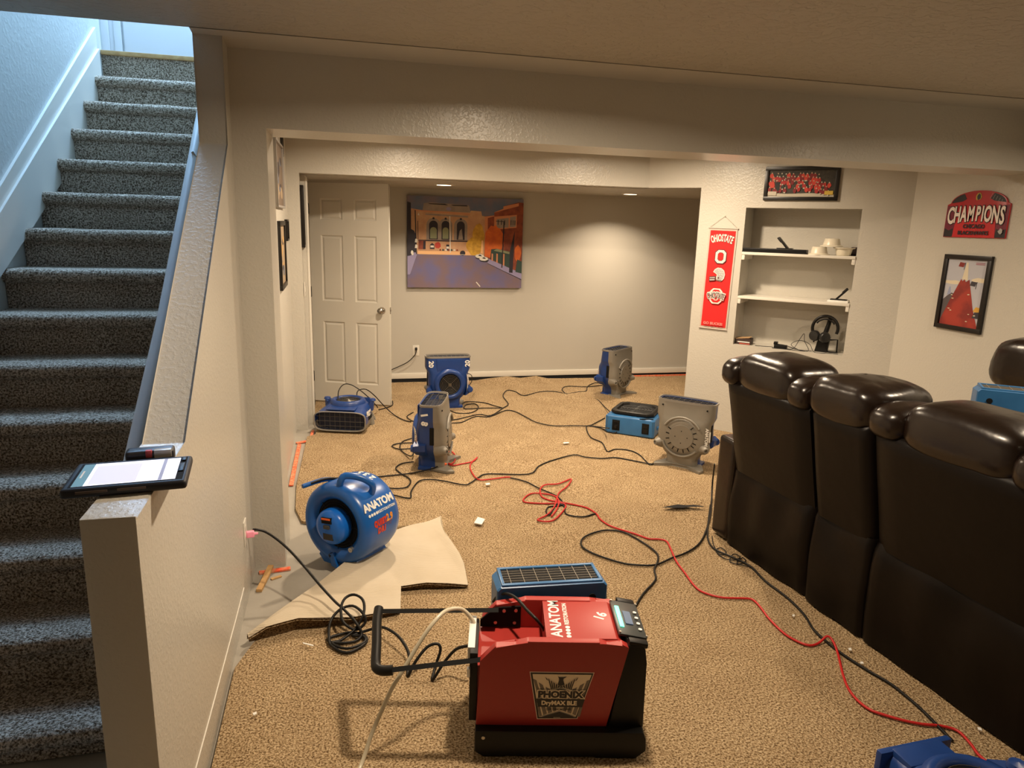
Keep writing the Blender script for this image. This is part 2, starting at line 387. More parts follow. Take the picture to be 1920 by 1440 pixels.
b = bmn(); bx(b, -1.585, -0.72, 6.575, 6.601, 2.765, 4.80, 0.003); d2 = struct('door_2', b, M_up, 40)

# --- staircase
RISE, RUN, Y0, Z0 = 0.19, 0.242, 5.602, 2.762
st = thing('staircase', 'carpeted basement staircase climbing on the left behind the half wall', 'stairs', (0, 0, 0))
for k in range(1, 15):
    yk = Y0 - RUN*k; zk = Z0 - RISE*k; r = 0.033
    pr = [(yk+RUN+0.035, zk)]
    for i in range(9):
        a = PI/2 + PI*i/8; pr.append((yk + r + r*math.cos(a), zk - r + r*math.sin(a)))
    pr += [(yk+0.034, zk-2*r), (yk+0.034, zk-RISE-0.01), (yk+RUN+0.035, zk-RISE-0.01)]
    pr = [(y, max(z, -0.01)) for y, z in pr]
    bm = bmn(); n = 8; rings = []
    for i in range(n+1):
        u = i/n; rings.append([Vector((SX(y)+0.003 + (-0.555-SX(y)-0.003)*u, y + 0.003*noise.noise(Vector((u*7, k, 0))), z + 0.004*noise.noise(Vector((u*5, k*3, 2))) if z > 0 else z)) for y, z in pr])
    loft(bm, rings)
    obj('step', bm, M_scarpet, st, 50)
# skirt board on the stair wall with its cap line
b = bmn()
def nosez(y): return Z0 - 0.785*(Y0-y)
for (lo, hi, th) in ((-0.34, 0.200, 0.014), (-0.34, 0.072, 0.026)):
    ya, yb = 1.4, 5.50
    q = [(ya, nosez(ya)+lo), (yb, nosez(yb)+lo), (yb, nosez(yb)+hi), (ya, nosez(ya)+hi)]
    q = [(y, max(z, 0.0)) for y, z in q]
    loft(b, [[Vector((SX(y)-0.002, y, z)) for y, z in q], [Vector((SX(y)+th, y, z)) for y, z in q]])
struct('trim_5', b, M_trim, 30)
# handrail
hr = thing('handrail', 'white round handrail running down the stair side of the sloped half wall', 'handrail')
b = bmn(); tube(b, [(-0.600, 3.80, 2.22), (-0.600, 3.30, 1.825), (-0.600, 2.70, 1.36), (-0.600, 2.10, 0.960)], 0.020, 16); obj('rail', b, M_rail, hr, 60)
for y in (3.45, 2.35):
    z = 1.0 + (y-2.10)*0.768 - 0.055
    b = bmn(); tube(b, [(-0.554, y, z-0.03), (-0.585, y, z-0.03), (-0.600, y, z-0.005)], 0.006, 8); cyl(b, 0.022, 0.004, T(-0.558, y, z-0.03) @ RY(90), 16); obj('bracket', b, M_nickel, hr, 40)

# back-wall baseboard, and a dark strip painting the shaded gap beneath it
b = bmn(); bx(b, 0.35, 5.2, 7.622, 7.638, 0.036, 0.096, 0.003); struct('baseboard_back', b, M_trim, 40)
b = bmn(); bx(b, 0.35, 5.2, 7.628, 7.6375, -0.01, 0.034); struct('gap_shade_strip', b, M_dark)
b = bmn(); bx(b, 2.9, 4.3, 7.602, 7.622, -0.01, 0.014); tag(obj('tack_strip', b, M_tape), 'thin orange-stained tack strip along the back wall, right of the upright fans', 'tack strip', 'carpet tack strips')
# caulk bead left where a baseboard was pulled off the half wall
b = bmn(); tube(b, [(-0.439, 1.62, 0.150), (-0.439, 2.2, 0.128), (-0.439, 2.8, 0.112), (-0.439, 3.05, 0.110)], 0.0022, 6); struct('trim_7', b, M_trim, 60)

# door standing open in the back room
A0 = Vector((-0.243, 6.874, 0)); B0 = Vector((0.452, 6.578, 0)); LD = (B0-A0).length; ang = math.atan2(B0.y-A0.y, B0.x-A0.x)
DM = T(*A0) @ Matrix.Rotation(ang, 4, 'Z')
b = bmn(); bx(b, 0, LD, 0.0135, 0.034, 0.012, 2.028)
for (x0_, x1_, z0_, z1_) in ((0, 0.03, 0.012, 2.028), (LD-0.03, LD, 0.012, 2.028), (0, LD, 1.99, 2.028), (0, LD, 0.012, 0.05)): bx(b, x0_, x1_, 0.0, 0.02, z0_, z1_)
xs = [0, LD-0.648, LD-0.438, LD-0.328, LD-0.117, LD]; zs = [0.012, 0.195, 0.780, 0.970, 1.570, 1.705, 1.893, 2.028]
grid = [[b.verts.new((x, -0.0005, z)) for x in xs] for z in zs]
pan = []
for j in range(len(zs)-1):
    for i in range(len(xs)-1):
        f = b.faces.new((grid[j][i], grid[j][i+1], grid[j+1][i+1], grid[j+1][i]))
        if i in (1, 3) and j in (1, 3, 5): pan.append(f)
b.normal_update()
for f in pan:
    r = bmesh.ops.inset_region(b, faces=[f], thickness=0.016, depth=-0.011)
    r = bmesh.ops.inset_region(b, faces=[f], thickness=0.006, depth=0.0)
    r = bmesh.ops.inset_region(b, faces=[f], thickness=0.020, depth=0.007)
for v in b.verts: v.co = DM @ v.co
dr = bpy.data.meshes.new('door_1'); bmesh.ops.recalc_face_normals(b, faces=[]); b.to_mesh(dr); b.free(); dr.materials.append(M_wood_w)
door = bpy.data.objects.new('door_1', dr); C.objects.link(door); door['kind'] = 'structure'
b = bmn(); KM = DM @ T(LD-0.072, -0.001, 0.905) @ RX(90)
lathe(b, [(0, 0), (0.032, 0), (0.032, 0.006), (0.012, 0.010), (0.011, 0.030), (0.024, 0.040), (0.029, 0.055), (0.022, 0.068), (0, 0.071)], KM, 24); obj('knob', b, M_nickel, door, 60)
b = bmn(); bx(b, LD-0.001, LD+0.0015, 0.005, 0.029, 0.875, 0.935, M=DM); bx(b, LD, LD+0.008, 0.011, 0.023, 0.897, 0.913, M=DM); obj('latch_plate', b, M_nickel, door)
for z in (0.25, 1.05, 1.80):
    b = bmn(); bx(b, -0.012, 0.002, -0.004, 0.012, z-0.045, z+0.045, M=DM); cyl(b, 0.007, 0.10, DM @ T(-0.006, -0.006, z-0.05), 12); obj('hinge', b, M_bronze, door, 50)

# recessed ceiling lamps
lamp_disc = mat('lamp_disc', (1, 0.9, 0.75), 0.5, emis=((1.0, 0.80, 0.55), 9))
labels = ['round recessed ceiling lamp by the stair wall, just before the first header', 'round recessed ceiling lamp over the near end of the sofa, by the right wall',
 'round recessed ceiling lamp behind the camera on the stair side', 'round recessed ceiling lamp behind the camera on the sofa side',
 'round recessed ceiling lamp in the middle room on the picture-wall side', 'round recessed ceiling lamp in the middle room in front of the shelf niche',
 'lit round recessed ceiling lamp above the street painting', 'lit round recessed ceiling lamp in the back room, right of the painting']
for (x, y, z, p), lb in zip(CANS, labels):
    t = thing('recessed_lamp', lb, 'ceiling light', (x, y, z), 0, 'recessed ceiling lamps')
    b = bmn(); lathe(b, [(0.068, -0.001), (0.070, -0.006), (0.088, -0.004), (0.090, 0.0)], None, 40); obj('trim_ring', b, M_trim, t, 60)
    b = bmn(); cyl(b, 0.069, 0.002, T(0, 0, -0.004), 40); obj('lens', b, lamp_disc, t, 40)

# ================================================================== things on the walls
def cm(name, col, rough=0.6, **k): return mat(name, col, rough, **k)
def wallM(kind, x=0, z=0, off=0.0):
    """local x right, y up, z out of the wall"""
    if kind == 'back': return Matrix(((1, 0, 0, x), (0, 0, -1, 7.637-off), (0, 1, 0, z), (0, 0, 0, 1)))
    if kind == 'ang':
        q = 0.70711; p = AW @ Vector((x, -off, z))
        return Matrix(((q, 0, -q, p.x), (-q, 0, -q, p.y), (0, 1, 0, z), (0, 0, 0, 1)))
    if kind == 'right': return Matrix(((0, 0, -1, 4.09-off), (-1, 0, 0, x), (0, 1, 0, z), (0, 0, 0, 1)))
    if kind == 'left': return Matrix(((0, 0, 1, -0.370+off), (1, 0, 0, x), (0, 1, 0, z), (0, 0, 0, 1)))
    if kind == 'half': return Matrix(((0, 0, 1, -0.440+off), (1, 0, 0, x), (0, 1, 0, z), (0, 0, 0, 1)))

class Art:
    """flat shapes laid on a real surface, one mesh, a material per colour"""
    def __init__(s, M, dz=0.0001): s.bm = bmn(); s.M = M; s.z = 0; s.dz = dz; s.mats = []; 
    def mi(s, m):
        if m not in s.mats: s.mats.append(m)
        return s.mats.index(m)
    def poly(s, m, pts, up=True):
        if up: s.z += s.dz
        vs = [s.bm.verts.new(s.M @ Vector((x, y, s.z))) for x, y in pts]
        f = s.bm.faces.new(vs); f.material_index = s.mi(m)
        f.normal_update()
        if f.normal.dot(s.M.to_3x3() @ Vector((0, 0, 1))) < 0: f.normal_flip()
    def blob(s, m, c, rx, ry, n=18, jag=0.12, seed=0, up=True):
        rnd = random.Random(seed); s.poly(m, [(c[0]+rx*(1+rnd.uniform(-jag, jag))*math.cos(2*PI*k/n), c[1]+ry*(1+rnd.uniform(-jag, jag))*math.sin(2*PI*k/n)) for k in range(n)], up)
    def line(s, m, a, b, w):
        d = Vector((b[0]-a[0], b[1]-a[1])); n = Vector((-d.y, d.x)).normalized()*w/2
        s.poly(m, [(a[0]+n.x, a[1]+n.y), (a[0]-n.x, a[1]-n.y), (b[0]-n.x, b[1]-n.y), (b[0]+n.x, b[1]+n.y)])
    def text(s, m, t, size, x, y, rot=0, **k):
        s.z += s.dz; text(s.bm, t, size, s.M @ T(x, y, s.z) @ RZ(rot), mi=s.mi(m), ext=k.pop('ext', 0.0001), **k); s.z += 0.00015
    def done(s, name, parent): return obj(name, s.bm, s.mats, parent, None, recalc=False)

# ---- street painting on canvas
pt = thing('painting', 'large unframed canvas painting of a city street leading to an arched stone station', 'painting', (1.331, 7.62, 1.50))
PM = Matrix.Translation((-1.331, -7.62, -1.50)) @ wallM('back', 0.711, 1.031, 0.036)
b = bmn(); bx(b, 0, 1.240, 0, 0.944, -0.034, 0, 0.003, M=PM); obj('canvas', b, cm('canvas_edge', (0.10, 0.10, 0.16)), pt, 40)
A = Art(PM @ T(0, 0, 0.0003))
def U(*p): return [((x-155)/1405*1.240, (1300-y)/1125*0.944) for x, y in p]
sky = cm('paint_sky', (0.11, 0.16, 0.27), var=(7, (0.22, 0.17, 0.20), 0.2)); tan = cm('paint_tan', (0.50, 0.27, 0.15), var=(12, (0.62, 0.38, 0.22), 0.2))
grey = cm('paint_stone', (0.25, 0.21, 0.19), var=(14, (0.36, 0.29, 0.24), 0.2)); dk = cm('paint_dark', (0.022, 0.018, 0.03)); org = cm('paint_orange', (0.72, 0.16, 0.02), var=(18, (0.55, 0.10, 0.02), 0.2))
yel = cm('paint_yellow', (0.72, 0.42, 0.05), var=(22, (0.50, 0.27, 0.03), 0.15)); road = cm('paint_road', (0.14, 0.13, 0.28), var=(5, (0.19, 0.13, 0.16), 0.12)); lil = cm('paint_lilac', (0.30, 0.27, 0.46))
pch = cm('paint_peach', (0.85, 0.50, 0.24)); brk = cm('paint_brick', (0.33, 0.075, 0.03), var=(16, (0.16, 0.03, 0.02), 0.2)); brk2 = cm('paint_brick_light', (0.62, 0.25, 0.12)); wht = cm('paint_white', (0.75, 0.72, 0.66)); sage = cm('paint_sage', (0.26, 0.28, 0.16)); grn = cm('paint_green', (0.03, 0.06, 0.05)); blu = cm('paint_blue', (0.09, 0.14, 0.35))
A.poly(sky, U((155, 1300), (1560, 1300), (1560, 175), (155, 175)))
A.poly(tan, U((200, 880), (1090, 890), (1090, 400), (1050, 395), (1040, 340), (915, 335), (905, 350), (340, 350), (200, 330)))
A.poly(grey, U((335, 350), (910, 360), (890, 275), (700, 262), (420, 252), (350, 262)))
A.poly(dk, U((400, 262), (600, 262), (640, 280), (420, 272))); A.poly(dk, U((670, 272), (860, 272), (880, 285), (700, 284)))
A.blob(grey, U((645, 322))[0], 0.040, 0.028, 20, 0.03, 1); A.blob(lil, U((645, 322))[0], 0.026, 0.018, 20, 0.03, 1)
A.line(brk2, *U((250, 352), (905, 380)), 0.010); A.line(grey, *U((370, 395), (880, 412)), 0.016)
for cx, w in ((465, 62), (610, 58), (793, 58)):
    def arch(w2, top, bot): return [(cx-w2, bot), (cx+w2, bot), (cx+w2, top+w2)] + [(cx+w2*math.cos(a), top+w2-w2*math.sin(a)) for a in [PI*k/10 for k in range(1, 10)]] + [(cx-w2, top+w2)]
    A.poly(grey, U(*arch(w+22, 440, 705))); A.poly(dk, U(*arch(w-10, 470, 700)))
    if cx < 700: A.poly(sage, U(*arch(w-22, 550, 690)))
    else: A.poly(grey, U((cx-30, 695), (cx+28, 695), (cx+12, 560), (cx-14, 590)))
    A.poly(dk, U((cx-14, 455), (cx+14, 455), (cx+10, 430), (cx-10, 430)))
A.line(dk, *U((285, 715), (880, 715)), 0.012)
A.poly(pch, U((280, 890), (1000, 890), (980, 840), (280, 845))); A.poly(tan, U((285, 840), (860, 840), (860, 725), (285, 725)))
A.poly(brk, U((285, 825), (370, 825), (375, 720), (290, 715))); A.poly(dk, U((340, 825), (372, 822), (370, 722), (345, 722)))
A.poly(dk, U((422, 820), (478, 820), (475, 765), (450, 745), (425, 765))); A.poly(wht, U((430, 800), (470, 800), (470, 775), (430, 775)))
A.blob(cm('paint_red', (0.5, 0.05, 0.03)), U((518, 772))[0], 0.032, 0.034, 14, 0.1, 3)
A.poly(dk, U((615, 835), (655, 835), (655, 760), (620, 760))); A.poly(wht, U((620, 812), (655, 812), (652, 785), (622, 785)))
for k, x in enumerate(range(535, 770, 34)): A.poly([brk, grn, wht][k % 3], U((x, 838), (x+26, 838), (x+22, 818), (x+4, 815)))
A.poly(brk, U((1085, 900), (1560, 1110), (1560, 220), (1500, 215), (1310, 270), (1310, 300), (1200, 345), (1200, 400), (1090, 405)))
A.poly(brk2, U((1090, 890), (1130, 880), (1120, 420), (1200, 395), (1200, 350), (1500, 260), (1500, 225), (1310, 270), (1310, 300), (1200, 345), (1200, 385), (1085, 400)))
A.poly(brk2, U((1200, 560), (1480, 530), (1480, 370), (1200, 400))); A.poly(grey, U((1230, 545), (1380, 530), (1380, 410), (1230, 430))); A.poly(grey, U((1395, 525), (1470, 520), (1470, 385), (1395, 400)))
for x in (1250, 1290, 1330, 1410, 1435, 1458): A.line(dk, *U((x, 500), (x, 440)), 0.008)
A.poly(dk, U((1500, 1100), (1560, 1110), (1560, 225), (1510, 225))); A.poly(brk, U((1503, 1000), (1555, 1000), (1560, 225), (1503, 222)))
A.poly(brk, U((1340, 850), (1500, 870), (1500, 560), (1340, 575)))
A.poly(dk, U((155, 905), (262, 905), (262, 660), (235, 600), (200, 580), (198, 262), (155, 250)))
A.blob(yel, U((960, 770))[0], 0.085, 0.095, 22, 0.10, 5); A.blob(yel, U((1010, 640))[0], 0.062, 0.120, 22, 0.12, 6); A.poly(pch, U((1040, 860), (1068, 870), (1068, 700), (1050, 700)))
A.blob(org, U((1205, 690))[0], 0.105, 0.150, 26, 0.08, 7); A.poly(org, U((1090, 900), (1180, 920), (1180, 700), (1090, 700)))
A.poly(road, U((155, 1300), (1560, 1300), (1560, 1195), (1130, 985), (975, 890), (272, 885), (185, 1145), (155, 1145)))
A.poly(lil, U((155, 1140), (185, 1140), (270, 885), (200, 900), (155, 915))); A.poly(lil, U((1560, 1185), (1560, 1108), (1140, 930), (1125, 985)))
A.line(dk, *U((1125, 985), (1560, 1192)), 0.005)
A.poly(grn, U((1160, 925), (1400, 1040), (1408, 835), (1240, 800), (1170, 808))); A.poly(sage, U((1200, 825), (1400, 865), (1400, 838), (1240, 800)))
for x in (1185, 1245, 1330): A.poly(brk2, U((x-9, 950+(x-1185)*0.4), (x+9, 955+(x-1185)*0.4), (x+9, 865), (x-9, 860)))
A.poly(dk, U((1400, 1100), (1445, 1105), (1460, 560), (1430, 700), (1405, 820))); A.blob(org, U((1505, 850))[0], 0.038, 0.085, 16, 0.15, 9); A.poly(grn, U((1480, 1090), (1560, 1110), (1560, 960), (1500, 930)))
A.line(dk, *U((1322, 460), (1308, 1040)), 0.012); A.line(dk, *U((1220, 455), (1325, 458)), 0.006); A.line(dk, *U((248, 350), (262, 880)), 0.010); A.line(dk, *U((278, 480), (282, 700)), 0.006)
A.poly(wht, U((275, 410), (300, 412), (288, 380))); A.line(wht, *U((658, 410), (668, 860)), 0.010)
for (x, y) in ((1030, 898), (1080, 930)):
    A.blob(dk, U((x+4, y+18))[0], 0.050, 0.020, 14, 0.04, 2); A.blob(wht, U((x, y))[0], 0.048, 0.022, 14, 0.06, 3); A.poly(dk, U((x-18, y-4), (x+26, y+2), (x+12, y-18), (x-12, y-18)))
A.blob(dk, U((818, 862))[0], 0.030, 0.026, 14, 0.05, 4); A.line(wht, *U((795, 882), (845, 882)), 0.004)
for (x, y, w) in ((215, 870, 30), (245, 890, 24), (258, 720, 26), (258, 790, 26)): A.blob(wht if x < 230 or x > 250 else lil, U((x, y))[0], w*0.0005, w*0.0009, 10, 0.3, x)
A.line(wht, *U((990, 1225), (1040, 1285)), 0.010)
A.done('painted_surface', pt)

def framed(name, label, cat, kind, x0, x1, z0, z1, fw, artf, off=0.0, group=None, th=0.022, fm=None, matm=None, extra=0.0):
    cx, cz = (x0+x1)/2, (z0+z1)/2; M0 = wallM(kind, cx, cz, off); base = M0.translation.copy()
    t = thing(name, label, cat, base, 0, group); M = Matrix.Translation(-base) @ M0; w, h = abs(x1-x0)/2, (z1-z0)/2
    b = bmn()
    for (a0, a1, c0, c1) in ((-w, w, h-fw, h), (-w, w, -h, -h+fw), (-w, -w+fw, -h+fw, h-fw), (w-fw, w, -h+fw, h-fw)): bx(b, a0, a1, c0, c1, 0, th, 0.002, M=M)
    obj('frame', b, fm or M_frame, t, 40)
    b = bmn(); bx(b, -w+fw*0.8, w-fw*0.8, -h+fw*0.8, h-fw*0.8, 0, th*0.4, M=M); obj('backing_board', b, matm or M_white, t)
    A = Art(M @ T(0, 0, th*0.4)); artf(A, w-fw, h-fw); A.done('picture', t)
    return t
# ---- team photograph above the niche
def team(A, w, h):
    A.dz = 0.00004
    bg = cm('photo_dark', (0.02, 0.018, 0.015), var=(40, (0.06, 0.05, 0.035), 0.2)); A.poly(bg, [(-w, -h), (w, -h), (w, h), (-w, h)])
    reds = [cm('jersey_red', (0.42, 0.02, 0.02)), cm('jersey_dark_red', (0.22, 0.012, 0.015)), cm('jersey_bright_red', (0.6, 0.05, 0.03))]; sk = cm('photo_skin', (0.50, 0.33, 0.22)); ice = cm('photo_ice', (0.55, 0.50, 0.40))
    A.poly(ice, [(-w, -h), (w, -h), (w, -h*0.80), (w*0.3, -h*0.72), (-w*0.4, -h*0.78), (-w, -h*0.70)])
    rnd = random.Random(5)
    for row in range(5):
        n = 17; yy = h*(0.58 - row*0.27)
        for k in range(n):
            u = -0.92 + 1.84*(k+0.5*(row % 2))/n + rnd.uniform(-.02, .02)
            if abs(u+0.05) > 0.62 and row < 2 and u > 0: continue
            if rnd.random() < 0.10: continue
            m = reds[rnd.randrange(3)] if rnd.random() < 0.85 else bg
            x = u*w; y = yy + rnd.uniform(-.05, .05)*h - max(0, u-0.2)*h*0.35
            A.blob(m, (x, y), w*0.055, h*0.19, 9, 0.2, k+row*20); A.blob(sk if rnd.random() < .6 else ice, (x+rnd.uniform(-.01, .01)*w, y+h*0.19), w*0.020, h*0.058, 8, 0.1, k)
            if rnd.random() < 0.4: A.blob(ice, (x, y-h*0.16), w*0.03, h*0.06, 7, 0.3, k)
    A.blob(reds[2], (-w*0.86, -h*0.10), w*0.07, h*0.28, 9, .2, 3); A.blob(sk, (-w*0.83, h*0.28), w*.03, h*.08, 8, .1, 1); A.blob(cm('photo_black', (0.01, .01, .01)), (-w*0.70, -h*0.2), w*0.08, h*0.35, 9, .2, 4)
    A.poly(cm('photo_yellow', (0.62, 0.42, 0.06)), [(w*0.72, -h*0.84), (w*0.97, -h*0.84), (w*0.97, -h*0.55), (w*0.72, -h*0.55)]); A.poly(ice, [(-w*0.98, -h*0.9), (-w*0.72, -h*0.9), (-w*0.72, -h*0.6), (-w*0.98, -h*0.6)])
framed('framed_photo', 'black-framed panoramic team photo of players in red above the shelf niche', 'picture', 'ang', 0.513, 1.062, 1.955, 2.212, 0.028, team, fm=M_frame)
# ---- poster on the right wall
def poster(A, w, h):
    sk = cm('poster_sky', (0.46, 0.47, 0.53)); cr = cm('poster_cream', (0.70, 0.62, 0.46)); rd = cm('poster_red', (0.36, 0.035, 0.02), var=(8, (0.22, 0.02, 0.015), 0.08)); dd = cm('poster_dark', (0.04, 0.035, 0.045)); gr = cm('poster_grey', (0.09, 0.075, 0.08)); ye = cm('poster_gold', (0.65, 0.36, 0.05))
    A.poly(sk, [(-w, -h), (w, -h), (w, h), (-w, h)]); A.blob(cr, (-w*0.6, h*0.30), w*0.55, h*0.06, 14, .2, 1); A.blob(cr, (w*0.7, h*0.42), w*0.35, h*0.07, 14, .2, 2)
    A.poly(gr, [(-w, -h), (-w*0.3, -h), (-w*0.35, -h*0.05), (-w*0.6, -h*0.02), (-w*0.8, -h*0.12), (-w, -h*0.25)])
    A.poly(cm('poster_blue', (0.30, 0.34, 0.50)), [(-w*0.82, -h*0.1), (-w*0.62, -h*0.05), (-w*0.68, h*0.16), (-w*0.75, h*0.16)]); A.poly(ye, [(w*0.62, -h*0.5), (w, -h*0.55), (w, -h*0.38), (w*0.75, -h*0.36)])
    A.poly(cr, [(-w*0.16, h*0.42), (w*0.14, h*0.38), (w*0.04, h*0.92), (-w*0.04, h*0.92)]); A.poly(sk, [(-w*0.3, h*0.5), (-w*0.12, h*0.62), (-w*0.14, h*0.70), (-w*0.28, h*0.62)])
    A.poly(rd, [(-w, -h), (w*0.98, -h), (w*0.62, -h*0.45), (w*0.22, h*0.42), (w*0.05, h*0.34), (-w*0.02, h*0.42), (-w*0.12, h*0.36), (-w*0.2, h*0.42), (-w*0.62, -h*0.25), (-w*0.95, -h*0.82)])
    A.poly(dd, [(w*0.62, -h*0.70), (w, -h*0.70), (w, -h*0.50), (w*0.72, -h*0.52)])
    for (x, y, m) in ((-0.42, 0.84, rd), (0.30, 0.30, dd)):
        A.poly(m, [(w*(x-.02), h*(y-.05)), (w*(x+.24), h*(y-.07)), (w*(x+.30), h*(y+.06)), (w*(x+.04), h*(y+.08))]); A.line(dd, (w*(x+.28), h*(y-.14)), (w*(x+.32), h*(y+.07)), 0.004)
    for (x, y) in ((-.55, -.08), (-.48, -.18), (-.60, -.50), (-.5, -.55), (.3, -.02), (.45, -.6), (.75, -.62), (.4, -.82)): A.blob(cr, (w*x, h*y), w*.06, h*.014, 7, .4, int(x*100))
    [A.line(cm('poster_text', (0.35, 0.10, 0.14)), (w*0.42, h*(0.92-0.04*k)), (w*0.86, h*(0.92-0.04*k)), 0.004) for k in range(2)]
framed('framed_poster', 'black-framed poster of a red peak with flags on the right wall', 'picture', 'right', 4.131, 3.757, 1.090, 1.594, 0.030, poster)
# ---- pictures on the left wall
def abstract(cols):
    def f(A, w, h):
        A.poly(cols[0], [(-w, -h), (w, -h), (w, h), (-w, h)]); rnd = random.Random(len(cols))
        for k in range(9): A.blob(cols[1 + k % (len(cols)-1)], (rnd.uniform(-.6, .6)*w, rnd.uniform(-.7, .7)*h), w*rnd.uniform(.15, .4), h*rnd.uniform(.08, .25), 12, .25, k)
    return f
br = [cm('pic_brown', (0.16, 0.12, 0.09)), cm('pic_tan', (0.34, 0.25, 0.16)), cm('pic_slate', (0.12, 0.13, 0.16)), cm('pic_dark', (0.05, 0.04, 0.04))]
framed('framed_picture', 'wide glazed picture in a thin frame, upper of the two on the left wall', 'picture', 'left', 4.80, 5.42, 1.775, 2.195, 0.014, abstract(br), fm=cm('silver_frame', (0.34, 0.32, 0.30), 0.3), th=0.02)
framed('framed_picture', 'brown-framed picture below the glazed one on the left wall', 'picture', 'left', 4.86, 5.34, 1.245, 1.69, 0.03, abstract([br[1], br[2], br[3], cm('pic_gold', (0.5, 0.3, 0.1))]), th=0.02)
framed('small_picture', 'small narrow dark picture beside the brown-framed one on the left wall', 'picture', 'left', 5.54, 5.74, 1.545, 1.70, 0.014, abstract([br[2], br[0]]), th=0.02)
framed('small_picture', 'narrow black-edged picture high on the left wall just under the beam', 'picture', 'left', 5.45, 5.60, 2.14, 2.36, 0.016, abstract([cm('pic_pale', (0.45, 0.42, 0.36)), br[1]]), th=0.012)
t = framed('framed_picture', 'tall black-framed picture on the jamb next to the white door', 'picture', 'left', 5.962, 6.098, 1.485, 1.965, 0.018, abstract([br[3], cm('pic_pink', (0.4, 0.22, 0.2)), br[2]]), off=0.096, th=0.026)

# ---- banner
q = wallM('ang', 0.210, 1.30, 0.004); bn = thing('hanging_banner', 'long red felt team banner hung from a cord beside the shelf niche', 'banner', q.translation)
BMx = Matrix.Translation(-q.translation) @ q @ RZ(-1.0); W2, Hb = 0.118, 0.845; yT = 0.430
b = bmn(); bx(b, -W2, W2, yT-Hb, yT, 0, 0.003, M=BMx); obj('felt_border', b, M_felt, bn)
b = bmn(); bx(b, -W2+0.013, W2-0.013, yT-Hb+0.018, yT-0.022, 0.003, 0.0045, M=BMx); obj('red_field', b, M_red, bn)
DW = cm('dowel_wood', (0.50, 0.45, 0.40)); b = bmn(); tube(b, [BMx @ Vector((-W2-0.006, yT-0.002, 0.004)), BMx @ Vector((W2+0.006, yT-0.002, 0.004))], 0.0055, 10); obj('dowel', b, DW, bn, 60); b = bmn(); tube(b, [BMx @ Vector((-W2-0.003, yT-Hb, 0.004)), BMx @ Vector((W2+0.003, yT-Hb, 0.004))], 0.0045, 10); obj('dowel', b, cm('dowel_wood', (0.50, 0.45, 0.40)), bn, 60)
b = bmn(); tube(b, [BMx @ Vector((-W2, yT, 0.004)), BMx @ Vector((0, yT+0.098, 0.004)), BMx @ Vector((W2, yT, 0.004))], 0.0013, 6); cyl(b, 0.006, 0.008, BMx @ T(0, yT+0.098, 0), 10); obj('hanging_cord', b, cm('string', (0.55, 0.5, 0.42)), bn, 60)
A = Art(BMx @ T(0, 0, 0.0048), 0.0002); lw = cm('felt_white', (0.74, 0.68, 0.62), 0.85); ld = cm('felt_dark', (0.10, 0.03, 0.03), 0.85); lg = cm('felt_silver', (0.42, 0.41, 0.40), 0.8); lr = M_red
def bv(v): return yT - Hb*v
def textarc(A, m, s, size, cy, W, amp, sx, bold, edge=None, grow=0.0):
    n = len(s)
    for u, ch in zip(centres(s), s):
        k = 1 + grow*(1-abs(u))
        A.text(m, ch, size*k, u*W, cy + amp*(1-u*u), rot=-u*math.degrees(2*amp/W)*0.8, bold=bold, sx=sx)
textarc(A, ld, 'OHIOSTATE', 0.082, bv(0.122), 0.092, 0.020, 0.42, 0.005)
textarc(A, lw, 'OHIOSTATE', 0.080, bv(0.122), 0.092, 0.020, 0.42, 0.003)
def octo(rx, ry, c): return [(-rx+c, -ry), (rx-c, -ry), (rx, -ry+c), (rx, ry-c), (rx-c, ry), (-rx+c, ry), (-rx, ry-c), (-rx, -ry+c)]
def blockO(A, cx, cy, rx, ry, t, m, ms):
    c = rx*0.5
    A.poly(ms, [(cx+x, cy+y) for x, y in octo(rx+.005, ry+.005, c)]); A.poly(m, [(cx+x, cy+y) for x, y in octo(rx, ry, c)]); A.poly(ms, [(cx+x, cy+y) for x, y in octo(rx-t+.003, ry-t+.003, c*.6)]); A.poly(lr, [(cx+x, cy+y) for x, y in octo(rx-t, ry-t, c*.6)])
blockO(A, 0.003, bv(0.278), 0.044, 0.054, 0.022, lw, ld)
hy = bv(0.465)   # helmet
A.poly(lw, [(-.045, hy+.028), (-.035, hy+.050), (-.010, hy+.067), (.020, hy+.064), (.046, hy+.045), (.056, hy+.012), (.050, hy-.022), (.030, hy-.046), (-.012, hy-.042), (-.016, hy-.015), (-.012, hy+.008), (-.030, hy+.020)])
A.poly(lg, [(-.038, hy+.028), (-.030, hy+.046), (-.008, hy+.061), (.018, hy+.058), (.042, hy+.040), (.050, hy+.010), (.044, hy-.018), (.028, hy-.038), (-.006, hy-.035), (-.008, hy+.012)])
for (x, y) in ((0, .046), (.014, .050), (.026, .044), (.006, .030), (.020, .028), (.034, .028), (.012, .012), (.028, .012), (.040, .008), (.022, -.006), (.036, -.012)): A.blob(lw, (x, hy+y), .004, .004, 6, .1, 1)
A.poly(ld, [(-.075, hy-.012), (-.020, hy-.004), (-.014, hy-.020), (-.020, hy-.042), (-.072, hy-.052)]); A.poly(lg, [(-.070, hy-.018), (-.026, hy-.012), (-.026, hy-.022), (-.070, hy-.026)]); A.poly(lg, [(-.070, hy-.034), (-.026, hy-.030), (-.026, hy-.040), (-.066, hy-.044)])
A.line(ld, (-.014, hy-.036), (.034, hy-.040), .004); A.blob(ld, (.004, hy-.018), .007, .007, 10, .05, 1)
